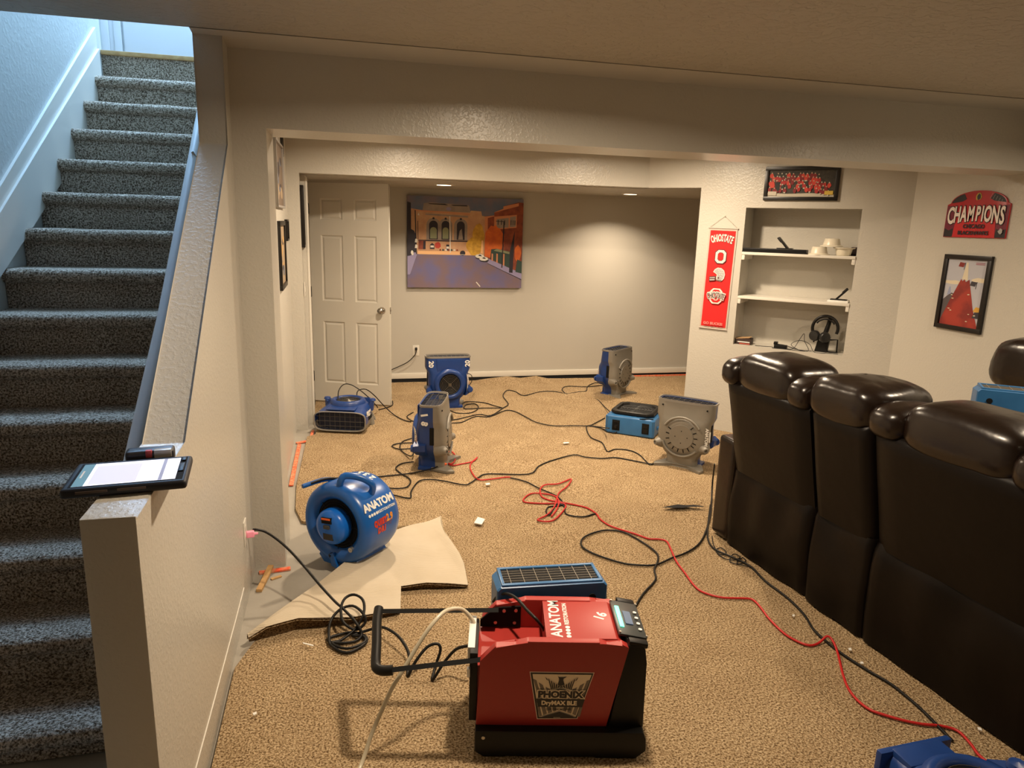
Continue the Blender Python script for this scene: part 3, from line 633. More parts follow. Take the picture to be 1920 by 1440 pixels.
blockO(A, 0, bv(0.668), 0.046, 0.060, 0.020, lw, lw); A.poly(lr, [(0+x, bv(0.668)+y) for x, y in octo(0.040, 0.054, .02)]); A.poly(lw, [(0+x, bv(0.668)+y) for x, y in octo(0.022, 0.036, .012)]); A.poly(lr, [(0+x, bv(0.668)+y) for x, y in octo(0.017, 0.030, .010)])
textarc(A, lw, 'OHIOSTATE', 0.072, bv(0.676), 0.072, 0.012, 0.46, 0.007)
textarc(A, cm('felt_grey_text', (0.16, 0.13, 0.13), .85), 'OHIOSTATE', 0.066, bv(0.676), 0.072, 0.012, 0.46, 0.001)
A.text(cm('felt_pale_red', (0.62, 0.25, 0.22), .85), 'GO BUCKS!', 0.030, 0, bv(0.945), bold=0.0012, sx=1.05)
A.done('applique', bn)

# ---- arched CHAMPIONS sign
q = wallM('right', 3.94, 1.708, 0.002); sg = thing('champions_sign', 'arched red CHAMPIONS wall sign above the poster on the right wall', 'sign', q.translation)
SM = Matrix.Translation(-q.translation) @ q
out = [(-.241, 0), (.241, 0), (.241, .215), (.215, .222)] + [(.215*math.cos(a), .222 + .080*math.sin(a)) for a in [PI*k/16 for k in range(1, 16)]] + [(-.215, .222), (-.241, .215)]
b = bmn(); prism(b, out, 0.010, SM, bev=0.002); obj('board', b, cm('sign_red', (0.42, 0.015, 0.02), 0.35), sg, 40)
A = Art(SM @ T(0, 0, 0.0103)); sd = cm('sign_black', (0.012, .010, .014), .4); sw = cm('sign_white', (.80, .72, .66), .4); sr = cm('sign_bright_red', (.55, .02, .025), .35); sgd = cm('sign_gold', (.45, .35, .03), .4); smr = cm('sign_maroon', (.16, .01, .03), .4)
A.poly(smr, [(-.238, .004), (-.15, .004), (-.165, .20), (-.238, .21)]); A.poly(smr, [(.238, .004), (.15, .004), (.165, .20), (.238, .21)])
A.poly(sd, [(-.238, .003), (-.160, .003), (-.168, .06), (-.200, .045), (-.238, .06)]); A.poly(sd, [(.238, .003), (.160, .003), (.168, .06), (.200, .045), (.238, .06)])
A.poly(sd, [(-.208, .224)] + [(.205*math.cos(a), .224+.072*math.sin(a)) for a in [PI - PI*k/16 for k in range(1, 6)]] + [(-.09, .250), (-.12, .235)])
A.poly(sd, [(.208, .224)] + [(.205*math.cos(a), .224+.072*math.sin(a)) for a in [PI*k/16 for k in range(1, 6)]] + [(.09, .250), (.12, .235)])
for k in range(5): A.line(lg, (.10+.020*k, .282-.010*k), (.085+.022*k, .250-.006*k), .002)
A.poly(sr, [(-.165, .003), (.165, .003), (.155, .10), (0, .125), (-.155, .10)])
A.blob(sgd, (.0, .262), .022, .026, 12, .08, 2); A.blob(sd, (.002, .262), .014, .020, 12, .1, 3); A.line(sr, (-.008, .240), (.010, .240), .006)
def champ(m, size, bold):
    s = 'CHAMPIONS'
    for u, ch in zip(centres(s), s):
        A.text(m, ch, size*(1.0+0.25*abs(u)), u*.222, .150 - .016*abs(u)**2, bold=bold, sx=0.50, rot=0)
champ(sd, 0.125, .010); champ(sw, 0.125, .0045)
A.text(sd, 'CHICAGO', 0.036, 0, .072, bold=.0015); A.text(sd, 'BLACKHAWKS', 0.034, 0, .030, bold=.0015, sx=1.05)
A.blob(lg, (.205, .045), .016, .016, 10, .3, 1)
A.done('printed_face', sg)

# ---- shelves and what stands on them (niche coordinates: t along the wall, y into it)
def niche(name, label, cat, t, y, z, rz=0, group=None):
    p = AW @ Vector((t, y, z)); return thing(name, label, cat, p, rz-45, group)
for (z, lb) in ((1.521, 'white shelf board in the wall niche, upper of the two'), (1.160, 'white shelf board in the wall niche, lower of the two')):
    t = niche('niche_shelf', lb, 'shelf', 0.8135, 0.14, z, 0, 'niche shelves')
    b = bmn(); bx(b, -0.4275, 0.4275, -0.148, 0.138, 0, 0.022, 0.002); obj('board', b, M_trim, t, 40)
    for s in (-1, 1):
        b = bmn(); bx(b, s*0.4275, s*0.4035, -0.143, 0.138, -0.042, 0, 0.002); obj('cleat', b, M_trim, t, 40)
ZS1, ZS2, ZB = 1.543, 1.182, 0.770
t = niche('soundbar', 'long low black box lying on the upper niche shelf', 'soundbar', 0.630, 0.06, ZS1)
b = bmn(); bx(b, -0.240, 0.250, -0.05, 0.05, 0, 0.034, 0.006); obj('body', b, M_black, t, 40); b = bmn(); bx(b, -0.24, 0.23, -0.0515, -0.05, 0.006, 0.028); obj('speaker_cloth', b, M_blackm, t)
for (tt, yy, zz, lb, sgn_) in ((0.70, 0.10, ZS1+0.034, 'black folding easel stand leaning left on the upper niche shelf', 1), (1.150, 0.08, ZS2+0.016, 'black folding easel stand on a white box on the lower niche shelf', -1)):
    t = niche('easel_stand', lb, 'stand', tt, yy, zz, 0, 'small black easel stands')
    b = bmn(); M1 = T(0.02*sgn_, 0, 0.004) @ RY(-42*sgn_) ; bx(b, -0.006, 0.008, -0.030, 0.030, 0, 0.115, 0.003, M=M1); bx(b, -0.012, 0.002, -0.018, 0.018, 0.070, 0.118, 0.003, M=M1); obj('back_plate', b, M_black, t, 40)
    b = bmn(); bx(b, -0.06, 0.06, -0.035, 0.035, 0, 0.007, 0.002); obj('base', b, M_black, t, 40)
wb = niche('white_box', 'flat white box under the easel stand on the lower niche shelf', 'box', 1.150, 0.08, ZS2); b = bmn(); bx(b, -0.075, 0.075, -0.055, 0.055, 0, 0.016, 0.003); obj('carton', b, M_white, wb, 40)
ceram = mat('cream_ceramic', (0.72, 0.66, 0.53), 0.35)
for (tt, yy, zz, r, up, lb) in ((0.965, 0.07, ZS1, 0.080, -1, 'upside-down cream bowl at the left front of the bowl pile'), (1.140, 0.11, ZS1, 0.080, 1, 'upright cream bowl at the right of the bowl pile'), (1.045, 0.12, ZS1+0.066, 0.082, -1, 'upside-down cream bowl on top of the bowl pile')):
    t = niche('bowl', lb, 'bowl', tt, yy, zz, 0, 'cream bowls on the upper shelf')
    pr = [(0, 0.062), (0.055, 0.062), (0.060, 0.058), (0.072, 0.012), (0.092, 0.006), (0.093, 0), (0.086, 0), (0.066, 0.008), (0.056, 0.052), (0, 0.054)]
    if up > 0: pr = [(r_*0.98, 0.062-z_) for r_, z_ in pr]
    b = bmn(); lathe(b, [(r_*r/0.09, z_) for r_, z_ in pr], None, 40); obj('bowl_body', b, ceram, t, 50)
t = niche('dark_pouch', 'small dark pouch pushed behind the bowls on the upper shelf', 'pouch', 1.205, 0.19, ZS1); b = bmn(); pillow(b, (0, 0, 0.034), (0.032, 0.05, 0.034), .6, .6, nu=20, nv=10); obj('pouch_body', b, cm('pouch_brown', (.05, .03, .03)), t, 60)
# headphones on their dock
t = niche('headphone_dock', 'black headphone charging dock standing at the right of the niche floor', 'stand', 1.060, 0.12, ZB)
b = bmn(); prism(b, [(-.045, 0), (.050, 0), (.060, .12), (.030, .155), (-.020, .140)], .07, T(0, .035, 0) @ RX(90), bev=.006); obj('dock_base', b, M_black, t, 40)
b = bmn(); tube(b, [(.015, 0, .13), (.035, 0, .22), (.045, 0, .285)], [.020, .017, .015], 12); obj('post', b, M_black, t, 60)
b = bmn(); tube(b, [(.06, .0, .10), (.115, .01, .105), (.118, .012, .004)], .006, 8); bx(b, .05, .125, -.012, .03, 0, .005); obj('side_bracket', b, M_black, t, 50)
t = niche('headphones', 'black over-ear headphones resting on the charging dock', 'headphones', 1.060, 0.09, ZB)
b = bmn(); hp = [(.018+.095*math.sin(a), -.01, .195+.098*math.cos(a)) for a in [R(d) for d in range(-128, 118, 12)]]; tube(b, hp, .0125, 10, flatz=1.0); hp2 = [(.018+.076*math.sin(a), -.01, .195+.074*math.cos(a)) for a in [R(d) for d in range(-60, 61, 12)]]; tube(b, hp2, .007, 8); obj('headband', b, M_black, t, 60)
for (x, z, lbn) in ((-.052, .130, 0), (.025, .125, 1)):
    b = bmn(); ME = T(x, -.035 if lbn else -.02, z) @ RZ(35 if lbn else -20) @ RX(90); lathe(b, [(0, -.020), (.034, -.020), (.044, -.008), (.044, .010), (.036, .022), (0, .024)], ME, 28); obj('ear_cup', b, mat('satin_black', (.015, .015, .015), .32), t, 50)
b = bmn(); cyl(b, .006, .02, T(-.052, -.03, .078) , 8); obj('boom_mic', b, M_black, t)
t = niche('power_adapter', 'black power adapter brick lying in a tangle of cables on the niche floor', 'adapter', 0.760, 0.05, ZB); b = bmn(); bx(b, -.05, .05, -.025, .025, 0, .03, .005); bx(b, -.055, -.025, -.02, .02, .028, .052, .004); obj('brick', b, M_black, t, 40)
def cable(name, label, pts, r, m, group=None, sub=5, cat='cable'):
    c = Vector(pts[0]); c.z = 0 if c.z < 0.3 else c.z
    t = thing(name, label, cat, c, 0, group); b = bmn(); tube(b, [p-c for p in smoothpts(pts, sub)], r, 7); obj('cord', b, m, t, 70); return t
def npts(l): return [tuple(AW @ Vector(p)) for p in l]
cable('thin_cable', 'thin black cables looping between the adapter and the headphone dock', npts([(.56, .03, ZB+.004), (.64, .05, ZB+.003), (.70, .02, ZB+.01), (.72, -.0, ZB+.004), (.80, .01, ZB+.005), (.86, .05, ZB+.01), (.90, .06, ZB+.09), (.93, .05, ZB+.14), (.94, .05, ZB+.08), (.98, .04, ZB+.01), (.92, .03, ZB+.003), (.84, .05, ZB+.04), (.90, .06, ZB+.08), (.98, .05, ZB+.06), (1.02, .03, ZB+.005), (1.09, .01, ZB+.003), (1.12, .05, ZB+.003), (1.20, .05, ZB+.003)]), .0022, M_cord)
cable('thin_cable', 'thin black cable coiled flat in front of the adapter brick', npts([(.70, .01, ZB+.003), (.72, -.0, ZB+.003), (.80, .005, ZB+.004), (.88, .01, ZB+.003), (.96, .015, ZB+.003), (.90, .03, ZB+.007), (.80, .025, ZB+.034), (.74, .035, ZB+.034), (.80, .06, ZB+.02), (.9, .04, ZB+.006), (1.0, .06, ZB+.004)]), .0020, M_cord)
t = niche('leather_box', 'small open brown box with red edge in the left corner of the niche floor', 'box', 0.455, 0.09, ZB)
b = bmn(); bx(b, -.062, .062, -.05, .05, 0, .050, .003); obj('box_body', b, cm('box_dark', (.04, .02, .015)), t, 40)
b = bmn(); bx(b, -.030, .058, -.053, -.050, .004, .012); obj('red_edge', b, cm('box_red', (.45, .08, .05)), t); b = bmn(); bx(b, -.045, .055, -.053, -.050, .018, .026); obj('white_label', b, M_white, t)
b = bmn(); bx(b, -.066, .060, -.052, .05, .052, .056, .001, M=RY(-7)); obj('lid', b, cm('box_tan', (.42, .26, .13)), t)

# ---- outlets, switch
def outlet(label, kind, x, z, off=0.0):
    q = wallM(kind, x, z, off); t = thing('wall_outlet', label, 'outlet', q.translation, 0, 'wall outlets'); M = Matrix.Translation(-q.translation) @ q
    b = bmn(); bx(b, -.035, .035, -.058, .058, 0, .005, .002, M=M); obj('cover_plate', b, M_trim, t, 40)
    for s in (-1, 1):
        b = bmn(); prism(b, [(.016*math.cos(a), s*.02+.014*math.sin(a)) for a in [2*PI*k/16 for k in range(16)]], .0065, M, bev=.001); obj('receptacle', b, mat('outlet_face', (.6, .57, .5), .4), t, 40)
    return t
outlet('white wall outlet on the back wall beside the open door', 'back', 0.803, 0.345)
outlet('white wall outlet on the half wall where the clear plug is pushed in', 'half', 3.175, 0.318)
t = thing('light_switch', 'white light switch plate on the jamb below the tall black picture', 'switch', (-0.270, 6.03, 1.15)); b = bmn(); bx(b, 0, .005, -.035, .035, -.058, .058, .002); obj('cover_plate', b, M_trim, t, 40); b = bmn(); bx(b, .004, .009, -.008, .008, -.02, .02, .001); obj('toggle', b, M_trim, t)

# ================================================================== drying equipment
MESH = {}
def cached(key, build, mats, smooth=None):
    if key not in MESH:
        bm = bmn(); build(bm); bmesh.ops.recalc_face_normals(bm, faces=bm.faces[:])
        me = bpy.data.meshes.new(key); bm.to_mesh(me); bm.free()
        for m in (mats if isinstance(mats, (list, tuple)) else [mats]): me.materials.append(m)
        if smooth is not None:
            for p in me.polygons: p.use_smooth = True
            try: me.set_sharp_from_angle(angle=R(smooth))
            except Exception: pass
        MESH[key] = me
    return MESH[key]
# ---- low-profile snail blower. local: outlet up (+z), blue intake half toward -y, grey motor half toward +y, x is width
FR = [(0.020, 0.112, 0.090), (0.060, 0.112, 0.093), (0.085, 0.120, 0.095), (0.110, 0.142, 0.104), (0.150, 0.168, 0.110), (0.190, 0.186, 0.112), (0.235, 0.191, 0.113), (0.300, 0.189, 0.110), (0.338, 0.191, 0.105), (0.362, 0.204, 0.098), (0.380, 0.210, 0.093), (0.484, 0.212, 0.080)]
SEAM = 0.0
def half(sign, w_, d_, z, e=0.42, n=14):
    out = []
    for k in range(n+1):
        a = PI*k/n; c, s = math.cos(a), math.sin(a)
        out.append(Vector((w_*sgn(c)*abs(c)**e, sign*d_*abs(s)**(e*1.1) + SEAM*(1-abs(s)**0.5), z)))
    return out
def shell(sign):
    def f(bm):
        global SEAM
        SEAM = 0.026; rings = [half(sign, w_, d_, z) for z, w_, d_ in FR]; SEAM = 0.0
        loft(bm, rings, False, False, False)
        inn = [half(sign, 0.204, 0.073, 0.484), half(sign, 0.196, 0.068, 0.430)]
        loft(bm, [rings[-1]] + inn, False, False, False)
        bm.faces.new([bm.verts.new(p) for p in rings[0]])
        if sign < 0:     # corner ears of the intake half: four-sided pyramids
            for s in (-1, 1):
                r0 = [Vector((s*0.150, -0.020, 0.230)), Vector((s*0.186, -0.108, 0.225)), Vector((s*0.155, -0.100, 0.120)), Vector((s*0.140, -0.020, 0.110))]
                r1 = [Vector((s*0.205, -0.030, 0.205)), Vector((s*0.212, -0.118, 0.196)), Vector((s*0.206, -0.114, 0.158)), Vector((s*0.200, -0.030, 0.158))]
                loft(bm, [r0, r1])
            for s in (-1, 1): lathe(bm, [(0.0, 0), (0.030, 0), (0.024, 0.016), (0, 0.020)], T(s*0.195, -0.112, 0.180) @ RX(90), 10)
            bx(bm, -0.132, 0.132, -0.094, 0.0, 0, 0.022, 0.006); bx(bm, -0.09, 0.09, -0.098, -0.0, 0.01, 0.09, 0.01)
            prism(bm, [(-0.115, 0.320), (0.115, 0.320), (0.120, 0.470), (-0.120, 0.470)], 0.008, Matrix(((1, 0, 0, 0), (0, 0, -1, -0.090), (0, 1, 0, 0), (0, 0, 0, 1))), bev=0.004)
        else:
            for s in (-1, 1):
                MX = T(s*0.150, 0.055, 0.165) @ RZ(-s*32) @ RX(-90)
                lathe(bm, [(0, 0), (0.052, 0), (0.038, 0.040), (0.019, 0.078), (0.011, 0.080), (0.009, 0.065), (0, 0.065)], MX, 14)
            prism(bm, [(-0.135, 0.0), (-0.185, 0.12), (-0.170, 0.175), (-0.06, 0.10), (0.06, 0.10), (0.170, 0.175), (0.185, 0.12), (0.135, 0.0)], 0.020, T(0, 0, 0), bev=0.005)
            bx(bm, -0.085, 0.085, 0.0, 0.085, 0.01, 0.075, 0.012)
    return f
def rimf(bm):
    A = half(-1, 0.214, 0.083, 0, n=20)[:-1] + [Vector((v.x, -v.y, v.z)) for v in half(-1, 0.214, 0.083, 0, n=20)[:0:-1]]
    def ring(k, z): return [Vector((p.x*k, p.y*(k if k == 1 else k*0.97), z)) for p in A]
    loft(bm, [ring(1, 0.478), ring(1.012, 0.484), ring(1.012, 0.494), ring(0.975, 0.494), ring(0.965, 0.480), ring(0.955, 0.430)], False, False)
def grillef(bm):
    for k in range(-4, 5): tube(bm, [(k*0.042, -0.070, 0.478), (k*0.042, 0.070, 0.478)], 0.0022, 5)
    for y in (-0.04, 0, 0.04): tube(bm, [(-0.196, y, 0.480), (0.196, y, 0.480)], 0.0026, 5)
def darkf(bm):
    A = half(-1, 0.200, 0.069, 0.440, n=20)[:-1] + [Vector((v.x, -v.y, v.z)) for v in half(-1, 0.200, 0.069, 0.440, n=20)[:0:-1]]
    bm.faces.new([bm.verts.new(p) for p in A]); B = half(-1, 0.202, 0.071, 0.482, n=20)[:-1] + [Vector((v.x, -v.y, v.z)) for v in half(-1, 0.202, 0.071, 0.482, n=20)[:0:-1]]
    loft(bm, [A, B], False, False)
IM = T(0, -0.108, 0.235) @ RX(90)
def intakef(bm): lathe(bm, [(0.150, -0.02), (0.146, 0.012), (0.132, 0.026), (0.118, 0.029), (0.104, 0.022), (0.098, 0.010), (0.097, -0.006)], IM, 48)
def bowlf(bm): lathe(bm, [(0.098, 0.012), (0.094, 0.006), (0, 0.006)], IM, 40)
def wiref(bm):
    for r in (0.020, 0.034, 0.048, 0.062, 0.076, 0.090): torus(bm, r, 0.0014, IM @ T(0, 0, 0.022), 36, 5)
    for a in (45, 135): tube(bm, [IM @ Vector((0.098*math.cos(R(a+s)), 0.098*math.sin(R(a+s)), 0.021)) for s in (0, 180)], 0.002, 5)
    cyl(bm, 0.014, 0.006, IM @ T(0, 0, 0.018), 16)
GM = Matrix(((-1, 0, 0, 0.0), (0, 0, 1, 0.110), (0, 1, 0, 0.235), (0, 0, 0, 1)))   # motor side: x left, y up, z out
def discf(bm):
    lathe(bm, [(0, 0.007), (0.088, 0.007), (0.092, 0.0), (0.124, -0.001), (0.132, -0.010)], GM, 44)
    for (a0, a1, rr) in ((32, 150, 0.146), (200, 322, 0.146)):
        tube(bm, [GM @ Vector((rr*math.cos(R(a)), rr*math.sin(R(a)), 0.004)) for a in [a0+(a1-a0)*k/16 for k in range(17)]], 0.0085, 8)
def slotf(bm):
    for a in list(range(-20, 60, 22)) + list(range(150, 340, 22)):
        bx(bm, 0.092, 0.118, -0.003, 0.003, 0.000, 0.003, M=GM @ RZ(a))
    for (x, y) in ((0.045, 0), (-0.045, 0), (0, 0.045), (0, -0.045)): cyl(bm, 0.004, 0.002, GM @ T(x, y, 0.0055), 8)
    for (x, z) in ((-0.165, 0.45), (-0.155, 0.345), (0.165, 0.45), (0.155, 0.345)): cyl(bm, 0.006, 0.006, T(x, 0.080, z) @ RX(-90), 8)
STK = cm('sticker_white', (0.72, 0.68, 0.62), 0.4); STR = cm('sticker_red', (0.55, 0.05, 0.04), 0.4)
def blower(label, M, marks=None, sticker=True):
    t = thing('air_mover', label, 'air mover', M=M, group='blue and grey snail blowers')
    share('intake_shell', cached('intake_shell', shell(-1), M_blue, 38), t); share('motor_shell', cached('motor_shell', shell(1), M_grey, 38), t)
    share('outlet_rim', cached('outlet_rim', rimf, cm('rim_grey', (0.24, 0.225, 0.20), 0.3), 40), t); share('outlet_grille', cached('outlet_grille', grillef, cm('grille_steel', (.09, .09, .09), .35, metal=.6), 60), t); share('outlet_throat', cached('outlet_throat', darkf, cm('throat_blue', (.012, .018, .045), .6)), t)
    ring = share('intake_ring', cached('intake_ring', intakef, M_blue, 60), t); share('intake_bowl', cached('intake_bowl', bowlf, M_dark, 60), ring); share('intake_grille', cached('intake_grille', wiref, cm('intake_steel', (.16, .15, .13), .35, metal=.8), 60), ring)
    d = share('motor_plate', cached('motor_plate', discf, M_grey, 50), t); share('vent_slot', cached('vent_slot', slotf, M_blackm), d)
    for s in (-1, 1): share('hand_slot', cached('hand_slot%d' % s, lambda bm: bx(bm, s*0.186, s*0.194, 0.000, 0.030, 0.205, 0.330, 0.002), M_blackm), t)
    if sticker:
        A = Art(T(0.1735, -0.1035, 0.255) @ RZ(45) @ RX(90)); A.poly(STK, [(-.022, .082), (.008, .055), (.020, .010), (.021, -.040), (.010, -.078), (-.016, -.090), (-.008, -.03), (-.006, .02), (-.014, .055)])
        for k, ch in enumerate('LPR-100P'): A.text(M_blackm, ch, .020, .005, .048-.0145*k, rot=-90)
        A.line(STR, (.016, .005), (.014, -.065), .003); A.done('sticker', t)
    for (m, tx, size, MM, kw) in (marks or []):
        b = bmn(); text(b, tx, size, MM, bold=kw.get('bold', 0.002), ext=0.0008, sx=kw.get('sx', 1)); obj('painted_number', b, m, t, recalc=False)
    return t
def pose(x, y, yaw, z=0.0): return T(x, y, z) @ RZ(yaw)
FAN3 = blower('blue snail blower standing upright with its round intake toward the room, marked 20', pose(0.985, 6.53, 2), [
    (M_white, '20', 0.062, T(-0.172, -0.083, 0.425) @ RX(90) @ RZ(-90), {}), (M_white, '20', 0.062, T(0.174, -0.083, 0.425) @ RX(90) @ RZ(90), {})])
FAN2 = blower('snail blower standing upright edge-on to the camera, blue side left, marked 1 8', pose(0.640, 4.865, -107), [
    (M_white, '1', 0.060, T(0.2130, -0.030, 0.425) @ RZ(90) @ RX(90) @ RZ(100), {'bold': .004}), (M_white, '8', 0.060, T(0.2050, -0.030, 0.362) @ RZ(90) @ RX(90) @ RZ(85), {'bold': .003})])
FAN4 = blower('grey-faced snail blower standing upright alone by the back wall, right of centre', pose(2.795, 6.80, -142), [])
blower('grey-faced snail blower standing upright between the flat light-blue unit and the sofa arm', pose(2.475, 4.595, 135), [
    (M_white, 'ANATOM', 0.030, T(-0.180, 0.100, 0.260) @ RX(-90) @ RZ(180) @ RZ(-90) @ RY(0), {'bold': .0012}), (M_white, 'RESTORATION', 0.011, T(-0.197, 0.080, 0.260) @ RX(-90) @ RZ(180) @ RZ(-90), {})])
# lying on its grey side, outlet toward the camera
def lying(x, y, yaw, zc): return T(x, y, zc) @ RZ(yaw) @ RX(90)
FL = lying(0.125, 6.215, -17, 0.100) @ RZ(180)
FAN1 = blower('blue snail blower lying flat with its dark outlet facing the camera, beside the open door', FL, [
    (M_white, '94', 0.060, T(-0.2100, -0.050, 0.400) @ RZ(-90) @ RX(90) @ RZ(-90), {'bold': .003}), (M_white, 'ANA', 0.026, T(-0.208, -0.058, 0.325) @ RZ(-90) @ RX(90) @ RZ(-90), {}), (M_white, 'TOM', 0.026, T(-0.204, -0.025, 0.325) @ RZ(-90) @ RX(90) @ RZ(-90), {})])
blower('blue snail blower lying flat at the bottom right corner beside the sofa back', lying(1.668, 1.528, 2, 0.108) @ RZ(180), [])
bpy.context.view_layer.update()

# ---- light-blue box air mover. local: lying flat, square intake up, outlet +y, controls -x... handle recess +x
def bodyf(bm):
    rings = []
    def sq(hx, hy, z, c): return [Vector((x, y, z)) for x, y in ((-hx+c, -hy), (hx-c, -hy), (hx, -hy+c), (hx, hy-c), (hx-c, hy), (-hx+c, hy), (-hx, hy-c), (-hx, -hy+c))]
    loft(bm, [sq(.204, .204, 0.002, .012), sq(.208, .208, .008, .014), sq(.208, .208, .140, .022), sq(.202, .202, .152, .03), sq(.190, .190, .160, .05)])
def intf(bm):
    def oc(h, z, c): return [Vector((x, y, z)) for x, y in ((-h+c, -h), (h-c, -h), (h, -h+c), (h, h-c), (h-c, h), (-h+c, h), (-h, h-c), (-h, -h+c))]
    loft(bm, [oc(.172, .158, .045), oc(.178, .162, .045), oc(.185, .176, .045), (oc(.183, .190, .045)), oc(.172, .196, .045), oc(.150, .193, .045), oc(.142, .176, .045)], False, False)
def intd(bm):
    def oc(h, z, c): return [Vector((x, y, z)) for x, y in ((-h+c, -h), (h-c, -h), (h, -h+c), (h, h-c), (h-c, h), (-h+c, h), (-h, h-c), (-h, -h+c))]
    bm.faces.new([bm.verts.new(p) for p in oc(.145, .1765, .045)])
def intw(bm):
    for r in (.03, .055, .08, .105, .13): torus(bm, r, .0013, T(0, 0, .184), 30, 5)
    for a in (0, 90): tube(bm, [(0.14*math.cos(R(a)), .14*math.sin(R(a)), .184), (-.14*math.cos(R(a)), -.14*math.sin(R(a)), .184)], .0018, 5)
    cyl(bm, .018, .004, T(0, 0, .182), 14)
def outd(bm): bx(bm, -.178, .178, .2075, .2095, .022, .132)
def outw(bm):
    for k in range(-3, 4): bx(bm, k*.0508-.0012, k*.0508+.0012, .2095, .2125, .022, .132)
    for z in (.040, .058, .077, .096, .114): bx(bm, -.178, .178, .2095, .2120, z-.001, z+.001)
def outfr(bm):
    for (x0, x1, z0, z1) in ((-.190, -.178, .012, .142), (.178, .190, .012, .142), (-.190, .190, .006, .022), (-.190, .190, .132, .146)): bx(bm, x0, x1, .200, .2150, z0, z1, .003)
def feetf(bm):
    for (x, y) in ((-.15, -.15), (.15, -.15), (-.15, .15), (.15, .15)): cyl(bm, .014, .008, T(x, y, -.003), 16)
def teal(label, M):
    t = thing('box_air_mover', label, 'air mover', M=M, group='light blue box air movers')
    share('housing', cached('t_housing', bodyf, M_teal, 30), t)
    f = share('intake_frame', cached('t_frame', intf, M_black, 30), t); share('intake_throat', cached('t_throat', intd, M_dark), f); share('intake_guard', cached('t_guard', intw, cm('dark_wire', (.06, .06, .055), .4), 60), f)
    f = share('outlet_frame', cached('t_oframe', outfr, M_teal, 30), t); share('outlet_opening', cached('t_oopen', outd, M_dark), f); share('outlet_grille', cached('t_ogrille', outw, cm('dull_wire', (.20, .18, .15), .4)), f)
    for (y0, y1, nm) in ((-.165, -.105, 'outlet_panel'), (.085, .150, 'control_panel')):
        b = bmn(); bx(b, -.212, -.207, y0, y1, .030, .120, .002); p = obj(nm, b, M_blackm, t, 40)
        b = bmn()
        if nm == 'control_panel': lathe(b, [(0, 0), (.014, 0), (.012, .012), (0, .012)], T(-.212, (y0+y1)/2, .062) @ RY(-90), 14); bx(b, -.2145, -.212, y0+.015, y1-.015, .098, .106); obj('speed_knob', b, M_black, p, 40)
        else: bx(b, -.2135, -.212, y0+.012, y1-.012, .040, .072); bx(b, -.2135, -.212, y0+.012, y1-.012, .080, .112); obj('receptacle', b, M_black, p)
    b = bmn(); bx(b, -.08, .08, -.222, -.20, .052, .066, .004); bx(b, -.095, -.075, -.222, -.19, .045, .075, .005); bx(b, .075, .095, -.222, -.19, .045, .075, .005); obj('carry_handle', b, M_teal, t, 40)
    share('rubber_foot', cached('t_feet', feetf, M_blackm, 40), t)
    return t
TEAL1 = teal('light blue box air mover lying flat with its black square intake up', T(2.475, 5.50, 0.004) @ RZ(52))
TEAL2 = teal('light blue box air mover on end, grille up, right behind the red dehumidifier', T(0.745, 2.356, 0.216) @ RZ(-4) @ RZ(180) @ RX(90) @ T(0, 0, -0.09))
teal('light blue box air mover on end on the far recliner, at the right edge', T(3.40, 2.83, 0.745) @ RZ(-38) @ RZ(180) @ RX(90) @ T(0, 0, -0.09))

# ---- big blue drum blower with motor end toward the camera
BX = T(0.005, 3.515, 0.236) @ RZ(-(90-54)) @ RZ(0)
# local: axis along +x (rear), motor end at -x, z up
BX = T(-0.052, 3.375, 0.232) @ RZ(48) @ Matrix.Diagonal((0.93, 0.95, 0.95, 1))
t = DRUM = thing('drum_blower', 'round royal blue drum blower with white 235 and a blue motor hub, on bare concrete', 'air mover', M=BX)
XA = RY(90)
b = bmn(); lathe(b, [(0.135, 0.035), (0.150, 0.012), (0.175, -0.004), (0.200, 0.002), (0.216, 0.020), (0.2222, 0.045), (0.2224, 0.10), (0.2224, 0.20), (0.2215, 0.245), (0.210, 0.283), (0.185, 0.300), (0.150, 0.306), (0.11, 0.300)], XA, 64); obj('drum', b, M_blower, t, 60)
b = bmn(); lathe(b, [(0.137, 0.036), (0.125, 0.055), (0, 0.060)], XA, 48); lathe(b, [(0.112, 0.298), (0, 0.285)], XA, 40); obj('drum_opening', b, M_dark, t, 60)
b = bmn()
for r in (0.080, 0.095, 0.11, 0.125): torus(b, r, 0.0016, T(0.030, 0, 0) @ XA, 40, 5)
for a in range(0, 360, 45): tube(b, [(0.030, 0.07*math.cos(R(a)), 0.07*math.sin(R(a))), (0.028, 0.14*math.cos(R(a)), 0.14*math.sin(R(a)))], 0.002, 5)
obj('motor_guard', b, M_black, t, 60)
M_hub = mat('bright_blue_plastic', (0.008, 0.14, 0.62), 0.3)
b = bmn(); lathe(b, [(0.090, 0.04), (0.096, 0.010), (0.095, -0.020), (0.086, -0.038), (0.060, -0.050), (0, -0.052)], XA, 10 if False else 36); obj('motor_hub', b, M_hub, t, 40)
hub = t
b = bmn(); bx(b, -0.056, -0.040, -0.036, 0.030, 0.030, 0.062, 0.002, M=RX(-6)); obj('switch_recess', b, M_blackm, t, 40)
b = bmn(); bx(b, -0.0585, -0.052, -0.032, 0.026, 0.050, 0.060, 0.001, M=RX(-6)); obj('warning_label', b, M_orange, t)
b = bmn(); bx(b, -0.062, -0.046, -0.022, 0.016, 0.002, 0.022, 0.003, M=RX(-6)); obj('rocker_switch', b, cm('switch_grey', (.05, .05, .05)), t, 40)
b = bmn(); bx(b, -0.053, -0.038, -0.034, 0.030, -0.060, -0.026, 0.002, M=RX(-4)); obj('rating_plate', b, cm('plate_dark', (.03, .025, .02)), t)
